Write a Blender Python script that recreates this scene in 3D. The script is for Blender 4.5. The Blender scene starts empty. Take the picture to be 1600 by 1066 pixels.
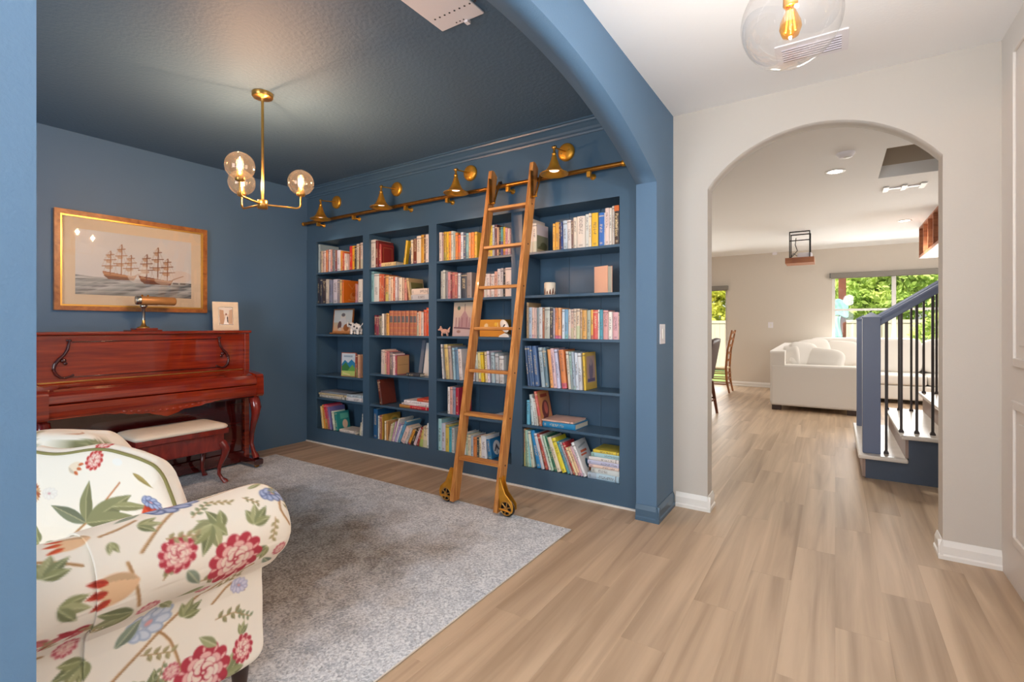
import bpy, bmesh, math, random
import numpy as np
from mathutils import Matrix, Vector
random.seed(7); rng = np.random.default_rng(5)
SC = bpy.context.scene; COL = SC.collection
# ------------------------------------------------------------ camera
cam_d = bpy.data.cameras.new('camera'); cam = bpy.data.objects.new('camera', cam_d); COL.objects.link(cam)
cam.location = (0, 0, 1.265); cam.rotation_euler = (math.pi/2, 0, math.radians(33.43))
cam_d.sensor_width = 36; cam_d.lens = 765/1600*36; cam_d.shift_y = -24/1600; cam_d.clip_start = .02; cam_d.clip_end = 300
SC.camera = cam
# ------------------------------------------------------------ world, sun, window light, exposure
W = bpy.data.worlds.new('sky'); SC.world = W; W.use_nodes = True
wn = W.node_tree.nodes; sky = wn.new('ShaderNodeTexSky'); sky.sky_type = 'NISHITA'; sky.sun_disc = False
sky.sun_elevation = math.radians(48); sky.sun_rotation = math.radians(200); sky.air_density = 1.0; sky.dust_density = 2.5
W.node_tree.links.new(sky.outputs[0], wn['Background'].inputs[0]); wn['Background'].inputs[1].default_value = .22
def light(name, typ, loc, rot, power, color=(1, 1, 1), **kw):
    d = bpy.data.lights.new(name, typ); o = bpy.data.objects.new(name, d); COL.objects.link(o)
    o.location = loc; o.rotation_euler = rot; d.energy = power; d.color = color
    for k, v in kw.items(): setattr(d, k, v)
    return o
R90 = math.pi/2
light('sun', 'SUN', (0, 0, 20), (math.radians(38), 0, math.radians(-25)), 5.5, (1, .95, .85), angle=.01)
# daylight through the front windows behind the camera (hall door glass, library window) and the rear windows
light('hall_window_light', 'AREA', (-.1, -2.35, 1.5), (R90+.35, 0, 0), 60, (.95, .98, 1), shape='RECTANGLE', size=1.5, size_y=2.4)
light('hall_fill_light', 'POINT', (.45, -.2, 2.25), (0, 0, 0), 25, (.97, .98, 1), shadow_soft_size=.2)  # unseen fill light added near the camera to brighten hall ceiling and chair arm
light('library_window_light', 'AREA', (-2.2, -2.3, 1.5), (R90+.08, 0, .3), 74, (.88, .95, 1), shape='RECTANGLE', size=1.9, size_y=1.9)
light('rear_window_light', 'AREA', (.9, 11.12, 1.5), (-R90+.35, 0, 0), 46, (1, .98, .95), shape='RECTANGLE', size=1.8, size_y=1.5)
light('rear_door_light', 'AREA', (-2.9, 11.12, 1.15), (-R90+.35, 0, 0), 50, (1, .98, .95), shape='RECTANGLE', size=1.8, size_y=2.0)
light('side_window_light', 'AREA', (3.4, 8.0, 1.5), (0, R90, 0), 40, (1, .98, .95), shape='RECTANGLE', size=1.6, size_y=2.2)
SC.view_settings.view_transform = 'Standard'; SC.view_settings.look = 'None'; SC.view_settings.gamma = 1
SC.view_settings.use_curve_mapping = False; SC.view_settings.exposure = .56
SC.cycles.use_denoising = True; SC.cycles.max_bounces = 12; SC.cycles.diffuse_bounces = 6; SC.cycles.glossy_bounces = 4
SC.cycles.transparent_max_bounces = 16; SC.cycles.caustics_reflective = False; SC.cycles.caustics_refractive = False
SC.cycles.sample_clamp_indirect = 6
# ------------------------------------------------------------ helpers
def lin(h):
    if isinstance(h, str): h = [int(h[i:i+2], 16)/255 for i in (0, 2, 4)]
    return [(c/12.92 if c <= .04045 else ((c+.055)/1.055)**2.4) for c in h]
class MB:
    def __init__(s): s.v = []; s.f = []; s.sm = []; s.M = None
    def add(s, vs, fs, smooth=False):
        b = len(s.v)
        if s.M is not None: vs = [tuple(s.M @ Vector(p)) for p in vs]
        s.v += [tuple(p) for p in vs]; s.f += [tuple(i+b for i in f) for f in fs]; s.sm += [smooth]*len(fs); return s
    def box(s, x0, x1, y0, y1, z0, z1):
        return s.add([(x0,y0,z0),(x1,y0,z0),(x1,y1,z0),(x0,y1,z0),(x0,y0,z1),(x1,y0,z1),(x1,y1,z1),(x0,y1,z1)],
                     [(0,3,2,1),(4,5,6,7),(0,1,5,4),(1,2,6,5),(2,3,7,6),(3,0,4,7)])
    def loft(s, rings, caps=True, closed=True, smooth=True):
        n = len(rings[0]); vs = [p for r in rings for p in r]; fs = []
        for i in range(len(rings)-1):
            for j in range(n if closed else n-1):
                k = (j+1) % n; fs.append((i*n+j, i*n+k, (i+1)*n+k, (i+1)*n+j))
        s.add(vs, fs, smooth)
        if caps and closed:
            s.add(rings[0], [tuple(range(n))[::-1]]); s.add(rings[-1], [tuple(range(n))])
        return s
    def tube(s, pts, r, n=10, caps=True):
        pts = [Vector(p) for p in pts]; rs = r if isinstance(r, (list, tuple)) else [r]*len(pts); rings = []
        t = (pts[1]-pts[0]).normalized(); a = t.orthogonal().normalized()
        for i, p in enumerate(pts):
            t = (pts[min(i+1, len(pts)-1)]-pts[max(i-1, 0)]).normalized()
            a = (a-t*a.dot(t)).normalized(); b = t.cross(a)
            rings.append([tuple(p+(a*math.cos(2*math.pi*k/n)+b*math.sin(2*math.pi*k/n))*rs[i]) for k in range(n)])
        return s.loft(rings, caps)
    def lathe(s, prof, c=(0,0,0), n=24, axis='z', caps=True):
        rings = []
        for r, h in prof:
            r = max(r, 1e-4); ring = []
            for k in range(n):
                a = 2*math.pi*k/n; x, y = r*math.cos(a), r*math.sin(a)
                q = {'z': (x, y, h), 'y': (x, h, y), 'x': (h, x, y)}[axis]
                ring.append((q[0]+c[0], q[1]+c[1], q[2]+c[2]))
            rings.append(ring)
        return s.loft(rings, caps)
    def prism(s, poly, axis, a0, a1, smooth=False):
        mk = {'x': lambda p, a: (a, p[0], p[1]), 'y': lambda p, a: (p[0], a, p[1]), 'z': lambda p, a: (p[0], p[1], a)}[axis]
        n = len(poly); s.loft([[mk(p, a0) for p in poly], [mk(p, a1) for p in poly]], True, True, smooth); return s
    def sphere(s, c, r, n=20, m=12, sx=1, sy=1, sz=1):
        rings = []
        for i in range(m+1):
            t = math.pi*i/m; rr = max(math.sin(t), 1e-3)
            rings.append([(c[0]+r*sx*rr*math.cos(2*math.pi*k/n), c[1]+r*sy*rr*math.sin(2*math.pi*k/n), c[2]-r*sz*math.cos(t)) for k in range(n)])
        return s.loft(rings, True)
    def grid(s, P, smooth=True):          # P: array (a, b, 3)
        a, b = P.shape[:2]; fs = [(i*b+j, i*b+j+1, (i+1)*b+j+1, (i+1)*b+j) for i in range(a-1) for j in range(b-1)]
        return s.add(P.reshape(-1, 3).tolist(), fs, smooth)
    def mesh(s, name, off=(0,0,0)):
        m = bpy.data.meshes.new(name)
        m.from_pydata([(x-off[0], y-off[1], z-off[2]) for x, y, z in s.v], [], s.f)
        m.polygons.foreach_set('use_smooth', s.sm)
        bm = bmesh.new(); bm.from_mesh(m); bmesh.ops.recalc_face_normals(bm, faces=bm.faces); bm.to_mesh(m); bm.free()
        return m
def wloc(o):
    v = Vector((0,0,0))
    while o is not None: v = v+o.location; o = o.parent
    return v
def link(name, m, mt, parent=None, loc=(0,0,0), bev=0, color=None, label=None):
    o = bpy.data.objects.new(name, m); COL.objects.link(o); o.location = loc
    if mt is not None and not m.materials: m.materials.append(mt)
    if parent is not None: o.parent = parent
    if bev:
        b = o.modifiers.new('bevel', 'BEVEL'); b.width = bev; b.segments = 2; b.limit_method = 'ANGLE'; b.angle_limit = math.radians(40)
    if color is not None: o.color = (*color, 1)
    if label: o['label'] = label
    return o
def part(name, mb, mt, parent, bev=0, label=None, color=None):   # mb in world coordinates (parents are unrotated while building)
    return link(name, mb.mesh(name, wloc(parent)), mt, parent, bev=bev, label=label, color=color)
def tag(o, label, cat, group=None, kind=None):
    o['label'] = label; o['category'] = cat
    if group: o['group'] = group
    if kind: o['kind'] = kind
    return o
def thing(name, loc, label, cat, group=None, kind=None):
    o = bpy.data.objects.new(name, None); COL.objects.link(o); o.location = loc; o.empty_display_size = .1
    return tag(o, label, cat, group, kind)
def solo(name, mb, mt, label, cat, group=None, kind=None, bev=0, color=None):
    xs = [p[0] for p in mb.v]; ys = [p[1] for p in mb.v]; zs = [p[2] for p in mb.v]
    loc = ((min(xs)+max(xs))/2, (min(ys)+max(ys))/2, min(zs))
    return tag(link(name, mb.mesh(name, loc), mt, None, loc, bev, color), label, cat, group, kind)
def copy_tree(o, parent=None):
    c = o.copy(); COL.objects.link(c)
    if parent is not None: c.parent = parent
    for ch in list(o.children): copy_tree(ch, c)
    return c
# ------------------------------------------------------------ materials
def nt(name):
    m = bpy.data.materials.new(name); m.use_nodes = True; t = m.node_tree
    return m, t, t.nodes['Principled BSDF'], t.links
def base(name, hexc, rough=.5, metal=0, coat=0, bump=0, bscale=200, var=0, vscale=6, spec=.5, emit=None, estr=0, sheen=0, dist=.002):
    m, t, p, L = nt(name); c = lin(hexc)
    p.inputs['Base Color'].default_value = (*c, 1); p.inputs['Roughness'].default_value = rough; p.inputs['Metallic'].default_value = metal
    p.inputs['Coat Weight'].default_value = coat; p.inputs['Coat Roughness'].default_value = .04; p.inputs['Specular IOR Level'].default_value = spec
    if sheen: p.inputs['Sheen Weight'].default_value = sheen
    if emit: p.inputs['Emission Color'].default_value = (*emit, 1); p.inputs['Emission Strength'].default_value = estr
    tc = t.nodes.new('ShaderNodeTexCoord')
    if bump:
        n = t.nodes.new('ShaderNodeTexNoise'); n.inputs['Scale'].default_value = bscale; n.inputs['Detail'].default_value = 3
        b = t.nodes.new('ShaderNodeBump'); b.inputs['Strength'].default_value = bump; b.inputs['Distance'].default_value = dist
        L.new(tc.outputs['Object'], n.inputs['Vector']); L.new(n.outputs['Fac'], b.inputs['Height']); L.new(b.outputs['Normal'], p.inputs['Normal'])
    if var:
        n = t.nodes.new('ShaderNodeTexNoise'); n.inputs['Scale'].default_value = vscale; n.inputs['Detail'].default_value = 4
        r = t.nodes.new('ShaderNodeValToRGB'); L.new(tc.outputs['Object'], n.inputs['Vector']); L.new(n.outputs['Fac'], r.inputs['Fac'])
        r.color_ramp.elements[0].position = .3; r.color_ramp.elements[1].position = .7
        r.color_ramp.elements[0].color = (*[x*(1-var) for x in c], 1); r.color_ramp.elements[1].color = (*[min(1, x*(1+var)) for x in c], 1)
        L.new(r.outputs['Color'], p.inputs['Base Color'])
    return m
def wood(name, dark, light_, sc=(30, 2, 30), rough=.4, coat=0, bump=.05, rnd=0, contrast=(.3, .7)):
    m, t, p, L = nt(name); N = t.nodes
    tc = N.new('ShaderNodeTexCoord'); mp = N.new('ShaderNodeMapping'); mp.inputs['Scale'].default_value = sc
    if rnd:
        oi = N.new('ShaderNodeObjectInfo'); va = N.new('ShaderNodeVectorMath'); va.operation = 'MULTIPLY_ADD'
        L.new(oi.outputs['Random'], va.inputs[0]); va.inputs[1].default_value = (37, 53, 11); L.new(tc.outputs['Object'], va.inputs[2]); L.new(va.outputs[0], mp.inputs['Vector'])
    else: L.new(tc.outputs['Object'], mp.inputs['Vector'])
    n = N.new('ShaderNodeTexNoise'); n.inputs['Scale'].default_value = 1; n.inputs['Detail'].default_value = 6; n.inputs['Distortion'].default_value = .6
    L.new(mp.outputs[0], n.inputs['Vector']); r = N.new('ShaderNodeValToRGB'); L.new(n.outputs['Fac'], r.inputs['Fac'])
    r.color_ramp.elements[0].position = contrast[0]; r.color_ramp.elements[1].position = contrast[1]
    r.color_ramp.elements[0].color = (*lin(dark), 1); r.color_ramp.elements[1].color = (*lin(light_), 1)
    out = r.outputs['Color']
    if rnd:
        hs = N.new('ShaderNodeHueSaturation'); mr = N.new('ShaderNodeMapRange'); L.new(oi.outputs['Random'], mr.inputs[0])
        mr.inputs[3].default_value = 1-rnd; mr.inputs[4].default_value = 1+rnd; L.new(mr.outputs[0], hs.inputs['Value']); L.new(out, hs.inputs['Color']); out = hs.outputs[0]
    L.new(out, p.inputs['Base Color']); p.inputs['Roughness'].default_value = rough; p.inputs['Coat Weight'].default_value = coat; p.inputs['Coat Roughness'].default_value = .03
    if bump:
        b = N.new('ShaderNodeBump'); b.inputs['Strength'].default_value = bump; b.inputs['Distance'].default_value = .001
        L.new(n.outputs['Fac'], b.inputs['Height']); L.new(b.outputs['Normal'], p.inputs['Normal'])
    return m
def print_mat(name, rough=.6, coat=0, bump=0):
    m, t, p, L = nt(name); a = t.nodes.new('ShaderNodeVertexColor'); a.layer_name = 'print'
    L.new(a.outputs['Color'], p.inputs['Base Color']); p.inputs['Roughness'].default_value = rough; p.inputs['Coat Weight'].default_value = coat; p.inputs['Coat Roughness'].default_value = .02
    if bump:
        tc = t.nodes.new('ShaderNodeTexCoord'); n = t.nodes.new('ShaderNodeTexNoise'); n.inputs['Scale'].default_value = 600
        b = t.nodes.new('ShaderNodeBump'); b.inputs['Strength'].default_value = bump; b.inputs['Distance'].default_value = .001
        L.new(tc.outputs['Object'], n.inputs['Vector']); L.new(n.outputs['Fac'], b.inputs['Height']); L.new(b.outputs['Normal'], p.inputs['Normal'])
    return m
def clear_glass(name, tint=(1, 1, 1), gl=.1, scatter=0):
    m, t, p, L = nt(name); N = t.nodes; N.remove(p)
    tr = N.new('ShaderNodeBsdfTransparent'); tr.inputs[0].default_value = (*tint, 1); g = N.new('ShaderNodeBsdfGlossy'); g.inputs['Roughness'].default_value = .02
    lw = N.new('ShaderNodeLayerWeight'); lw.inputs['Blend'].default_value = .22; mr = N.new('ShaderNodeMapRange')
    mr.inputs[3].default_value = gl*.4; mr.inputs[4].default_value = .75
    mx = N.new('ShaderNodeMixShader'); L.new(lw.outputs['Facing'], mr.inputs[0]); L.new(mr.outputs[0], mx.inputs[0]); L.new(tr.outputs[0], mx.inputs[1]); L.new(g.outputs[0], mx.inputs[2])
    out = mx
    if scatter:
        tl = N.new('ShaderNodeBsdfTranslucent'); tl.inputs[0].default_value = (1, .86, .62, 1); out = N.new('ShaderNodeMixShader'); out.inputs[0].default_value = scatter; L.new(mx.outputs[0], out.inputs[1]); L.new(tl.outputs[0], out.inputs[2])
    L.new(out.outputs[0], N['Material Output'].inputs['Surface']); return m
def emis(name, col, s):
    m, t, p, L = nt(name); p.inputs['Base Color'].default_value = (*col, 1); p.inputs['Emission Color'].default_value = (*col, 1); p.inputs['Emission Strength'].default_value = s; return m
BLUE = '537391'
M = dict(
 blue=base('blue_wall_paint', BLUE, .55, bump=.35, bscale=160), bluesat=base('blue_satin_paint', '446078', .34, bump=.04, bscale=60),
 blueceil=base('blue_ceiling_paint', '4f6a82', .6, bump=.9, bscale=45, dist=.004), white=base('white_ceiling_paint', 'f1f2f3', .8, bump=.4, bscale=70),
 beige=base('greige_wall_paint', 'c8c2ba', .7, bump=.25, bscale=160), grey=base('grey_wall_paint', 'd9d1c6', .75, bump=.2, bscale=160),
 trim=base('white_trim_paint', 'e9e7e3', .4), panelw=base('panel_paint', 'e2ddd7', .45), plastic=base('white_plastic', 'eceaf0', .4),
 brass=base('aged_brass', 'dc9e38', .36, .72, var=.12, vscale=20), brassd=base('dark_brass', 'a8702e', .3, .85, var=.2, vscale=25), gold=base('satin_gold', 'd2a45c', .3, 1),
 black=base('black_metal', '1c1c1e', .45, .3), rubber=base('black_rubber', '161616', .7),
 oak=wood('golden_oak', 'a8642a', 'd79a55', (45, 45, 3), .38, .25), oakh=wood('golden_oak_tread', 'a8642a', 'd79a55', (3, 45, 45), .38, .25),
 plank=wood('oak_plank', '998067', 'c8ae92', (12, .5, 12), .42, 0, .03, .035, (.26, .66)), slab=base('floor_slab', '5c4a3a', .8),
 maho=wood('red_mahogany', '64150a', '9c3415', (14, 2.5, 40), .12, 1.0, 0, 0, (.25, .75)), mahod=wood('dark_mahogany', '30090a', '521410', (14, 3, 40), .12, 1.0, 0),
 maholeg=wood('cherry_leg', '55120e', '8a261a', (20, 20, 6), .18, .8, 0), cream=base('cream_leather', 'e6dccb', .55, bump=.1, bscale=120),
 frame=wood('honey_frame', '8a5224', 'b8763a', (20, 20, 20), .35, .4), gilt=base('gilt', 'e0b25a', .3, .7), mat_=base('mat_board', 'e4d6bd', .8),
 pages=base('paper_pages', 'e9e0cd', .9, bump=.3, bscale=400), print=print_mat('printed_cover', .45, .2), printm=print_mat('printed_art', .5, .6),
 floral=print_mat('floral_fabric', .85, 0, .15), welt=base('olive_welt', '8a8450', .8), sofa=base('cream_linen', 'e6e1da', .9, bump=.3, bscale=500, sheen=.2),
 dleg=base('dark_leg', '3a2418', .4), leather=base('dark_brown_leather', '4a332c', .45), ladderback=wood('oak_chair', '7a4a22', 'b0713a', (25, 25, 5), .4),
 seat=base('woven_seat', 'd8c49a', .8), glass=clear_glass('clear_glass'), amber=clear_glass('amber_glass', (1, .93, .8), .1, .004), pane=clear_glass('window_pane', (1, 1, 1), .06),
 fil=emis('filament', (1, .72, .36), 60), filo=emis('amber_filament', (1, .42, .07), 5), lens=emis('lamp_lens', (1, .93, .82), 1.6), led=emis('led_disc', (1, .97, .9), 9),
 tread=base('pale_tread', 'd9cfc4', .25, var=.06, vscale=5), riser=base('taupe_riser', '9a8174', .5), stairblue=base('stair_blue_paint', '646e88', .4), knee=base('knee_wall_blue', '465060', .6, bump=.2, bscale=120),
 iron=base('dark_iron', '413a39', .5, .6), ceramic=base('white_ceramic', 'eeeae6', .25, coat=.3), pink=base('pink_clay', 'd6a795', .6), shadegrey=base('roller_shade', '8e8982', .7),
 vinyl=base('white_vinyl', 'b8ae9a', .5), grass=base('lawn', '7d8f4a', .95, var=.3, vscale=3), bark=base('brown_post', '6a3a24', .8, var=.25, vscale=8), teal=base('teal_cloth', '8fc4b6', .8, var=.3, vscale=9),
 shelfwood=wood('walnut_cubby', '94593c', 'c08158', (4, 30, 30), .5), chrome=base('nickel', 'b9b4aa', .25, 1), tanmetal=base('tan_shade', 'b98650', .4, .2, var=.15, vscale=12),
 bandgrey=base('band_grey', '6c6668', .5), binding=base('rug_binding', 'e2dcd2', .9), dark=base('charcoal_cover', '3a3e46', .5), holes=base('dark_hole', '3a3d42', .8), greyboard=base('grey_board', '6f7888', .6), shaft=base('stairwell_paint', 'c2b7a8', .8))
def leafmat(name, a, b):
    m, t, p, L = nt(name); N = t.nodes; gi = N.new('ShaderNodeTexCoord'); n = N.new('ShaderNodeTexNoise'); n.inputs['Scale'].default_value = 1.4; n.inputs['Detail'].default_value = 5
    r = N.new('ShaderNodeValToRGB'); r.color_ramp.elements[0].position = .35; r.color_ramp.elements[1].position = .65; r.color_ramp.elements[0].color = (*lin(a), 1); r.color_ramp.elements[1].color = (*lin(b), 1)
    L.new(gi.outputs['Object'], n.inputs['Vector']); L.new(n.outputs['Fac'], r.inputs['Fac']); L.new(r.outputs['Color'], p.inputs['Base Color']); p.inputs['Roughness'].default_value = .6
    tl = N.new('ShaderNodeBsdfTranslucent'); L.new(r.outputs['Color'], tl.inputs['Color']); mx = N.new('ShaderNodeMixShader'); mx.inputs[0].default_value = .45
    L.new(p.outputs[0], mx.inputs[1]); L.new(tl.outputs[0], mx.inputs[2]); L.new(mx.outputs[0], N['Material Output'].inputs['Surface']); return m
M['leaf'] = leafmat('green_leaf', 'a3bf58', 'dde88a'); M['leafy'] = leafmat('yellow_leaf', 'c0c648', 'efe878'); M['leafd'] = leafmat('deep_leaf', '8fb060', 'c8da88')
def rug_mat():
    m, t, p, L = nt('distressed_rug'); N = t.nodes; tc = N.new('ShaderNodeTexCoord')
    def noise(s, d=6, dist=0):
        n = N.new('ShaderNodeTexNoise'); n.inputs['Scale'].default_value = s; n.inputs['Detail'].default_value = d; n.inputs['Distortion'].default_value = dist; L.new(tc.outputs['Object'], n.inputs['Vector']); return n.outputs['Fac']
    def ramp(f, c0, c1, a, b):
        r = N.new('ShaderNodeValToRGB'); r.color_ramp.elements[0].position = a; r.color_ramp.elements[1].position = b; r.color_ramp.elements[0].color = (*c0, 1); r.color_ramp.elements[1].color = (*c1, 1); L.new(f, r.inputs['Fac']); return r.outputs['Color']
    def mix(f, a, b):
        x = N.new('ShaderNodeMix'); x.data_type = 'RGBA'; L.new(f, x.inputs['Factor']); L.new(a, x.inputs['A']); L.new(b, x.inputs['B']); return x.outputs['Result']
    def mth(op, a, b):
        x = N.new('ShaderNodeMath'); x.operation = op
        for i, q in enumerate((a, b)):
            if isinstance(q, (int, float)): x.inputs[i].default_value = q
            else: L.new(q, x.inputs[i])
        return x.outputs[0]
    sx = N.new('ShaderNodeSeparateXYZ'); L.new(tc.outputs['Object'], sx.inputs[0])
    fm = mth('ADD', mth('MULTIPLY', noise(85, 10, .6), .72), mth('MULTIPLY', noise(9, 8, 1.2), .28))
    field = ramp(fm, lin('746b62'), lin('b0a79c'), .40, .60); border = ramp(fm, lin('aab2bc'), lin('e8ecf0'), .39, .6)
    ax = mth('ABSOLUTE', sx.outputs[0], 0); ay = mth('ABSOLUTE', sx.outputs[1], 0)
    e = mth('MINIMUM', mth('SUBTRACT', 1.6, ax), mth('SUBTRACT', 1.56, ay)); e = mth('ADD', e, mth('MULTIPLY', mth('SUBTRACT', noise(3.2, 5), .5), 1.1))
    mr = N.new('ShaderNodeMapRange'); L.new(e, mr.inputs[0]); mr.inputs[1].default_value = .25; mr.inputs[2].default_value = .75; mr.inputs[3].default_value = 1; mr.inputs[4].default_value = 0
    c = mix(mr.outputs[0], field, border); d = ramp(noise(90, 4, .5), (0, 0, 0), (1, 1, 1), .56, .68); dk = N.new('ShaderNodeRGB'); dk.outputs[0].default_value = (*lin('6f6c6c'), 1)
    c2 = mix(mth('MULTIPLY', d, .45), c, dk.outputs[0]); L.new(c2, p.inputs['Base Color']); p.inputs['Roughness'].default_value = .95
    b = N.new('ShaderNodeBump'); b.inputs['Strength'].default_value = .5; b.inputs['Distance'].default_value = .004; L.new(noise(260, 3), b.inputs['Height']); L.new(b.outputs['Normal'], p.inputs['Normal']); return m
M['rug'] = rug_mat()
def book_mat():
    m, t, p, L = nt('book_cloth'); N = t.nodes; oi = N.new('ShaderNodeObjectInfo'); tc = N.new('ShaderNodeTexCoord')
    def mth(op, a, b=0, c=None):
        x = N.new('ShaderNodeMath'); x.operation = op
        for i, q in enumerate([a, b] + ([c] if c is not None else [])):
            if isinstance(q, (int, float)): x.inputs[i].default_value = q
            else: L.new(q, x.inputs[i])
        return x.outputs[0]
    g = N.new('ShaderNodeSeparateXYZ'); L.new(tc.outputs['Generated'], g.inputs[0]); gx, gy, gz = g.outputs
    rnd = oi.outputs['Random']; spine = mth('LESS_THAN', gy, .07)
    va = N.new('ShaderNodeVectorMath'); va.operation = 'MULTIPLY_ADD'; L.new(rnd, va.inputs[0]); va.inputs[1].default_value = (31, 17, 43); L.new(tc.outputs['Object'], va.inputs[2])
    n = N.new('ShaderNodeTexNoise'); n.inputs['Scale'].default_value = 150; n.inputs['Detail'].default_value = 2; L.new(va.outputs[0], n.inputs['Vector'])
    z0 = mth('MULTIPLY_ADD', rnd, .35, .2); z1 = mth('ADD', z0, mth('MULTIPLY_ADD', mth('FRACT', mth('MULTIPLY', rnd, 7.3)), .3, .25))
    inz = mth('MULTIPLY', mth('GREATER_THAN', gz, z0), mth('LESS_THAN', gz, z1)); inx = mth('MULTIPLY', mth('GREATER_THAN', gx, .26), mth('LESS_THAN', gx, .74))
    txt = mth('MULTIPLY', mth('MULTIPLY', inz, inx), mth('GREATER_THAN', n.outputs['Fac'], .5)); txt = mth('MULTIPLY', txt, spine)
    fr = mth('FRACT', mth('MULTIPLY', rnd, 13.7)); bz = mth('ADD', mth('MULTIPLY', fr, .1), .84)
    band = mth('MULTIPLY', mth('LESS_THAN', mth('ABSOLUTE', mth('SUBTRACT', gz, bz)), .018), mth('GREATER_THAN', fr, .45))
    foot = mth('MULTIPLY', mth('LESS_THAN', mth('ABSOLUTE', mth('SUBTRACT', gz, .08)), .03), mth('MULTIPLY', inx, mth('LESS_THAN', fr, .6)))
    mask = mth('MULTIPLY', mth('MAXIMUM', txt, mth('MULTIPLY', mth('MAXIMUM', band, mth('MULTIPLY', foot, .6)), spine)), .62)
    bw = N.new('ShaderNodeRGBToBW'); L.new(oi.outputs['Color'], bw.inputs[0]); mr = N.new('ShaderNodeMath'); mr.operation = 'GREATER_THAN'; L.new(bw.outputs[0], mr.inputs[0]); mr.inputs[1].default_value = .25
    ink = N.new('ShaderNodeMix'); ink.data_type = 'RGBA'; L.new(mr.outputs[0], ink.inputs['Factor']); ink.inputs['A'].default_value = (.75, .62, .38, 1); ink.inputs['B'].default_value = (.09, .07, .08, 1)
    hs = N.new('ShaderNodeHueSaturation'); L.new(oi.outputs['Color'], hs.inputs['Color']); L.new(mth('ADD', mth('MULTIPLY', fr, .3), .35), hs.inputs['Hue']); hs.inputs['Value'].default_value = .8; hs.inputs['Saturation'].default_value = .9
    half = mth('MULTIPLY', mth('MULTIPLY', mth('LESS_THAN', gz, mth('MULTIPLY', fr, .5)), mth('GREATER_THAN', mth('FRACT', mth('MULTIPLY', rnd, 29.1)), .7)), spine)
    b0 = N.new('ShaderNodeMix'); b0.data_type = 'RGBA'; L.new(half, b0.inputs['Factor']); L.new(oi.outputs['Color'], b0.inputs['A']); L.new(hs.outputs[0], b0.inputs['B'])
    b1 = N.new('ShaderNodeMix'); b1.data_type = 'RGBA'; L.new(mask, b1.inputs['Factor']); L.new(b0.outputs['Result'], b1.inputs['A']); L.new(ink.outputs['Result'], b1.inputs['B'])
    L.new(b1.outputs['Result'], p.inputs['Base Color']); p.inputs['Roughness'].default_value = .42; return m
M['book'] = book_mat()
M['plain'] = base('plain_cover', 'ffffff', .5)
def objcol(m):
    t = m.node_tree; oi = t.nodes.new('ShaderNodeObjectInfo'); t.links.new(oi.outputs['Color'], t.nodes['Principled BSDF'].inputs['Base Color'])
objcol(M['plain'])
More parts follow.
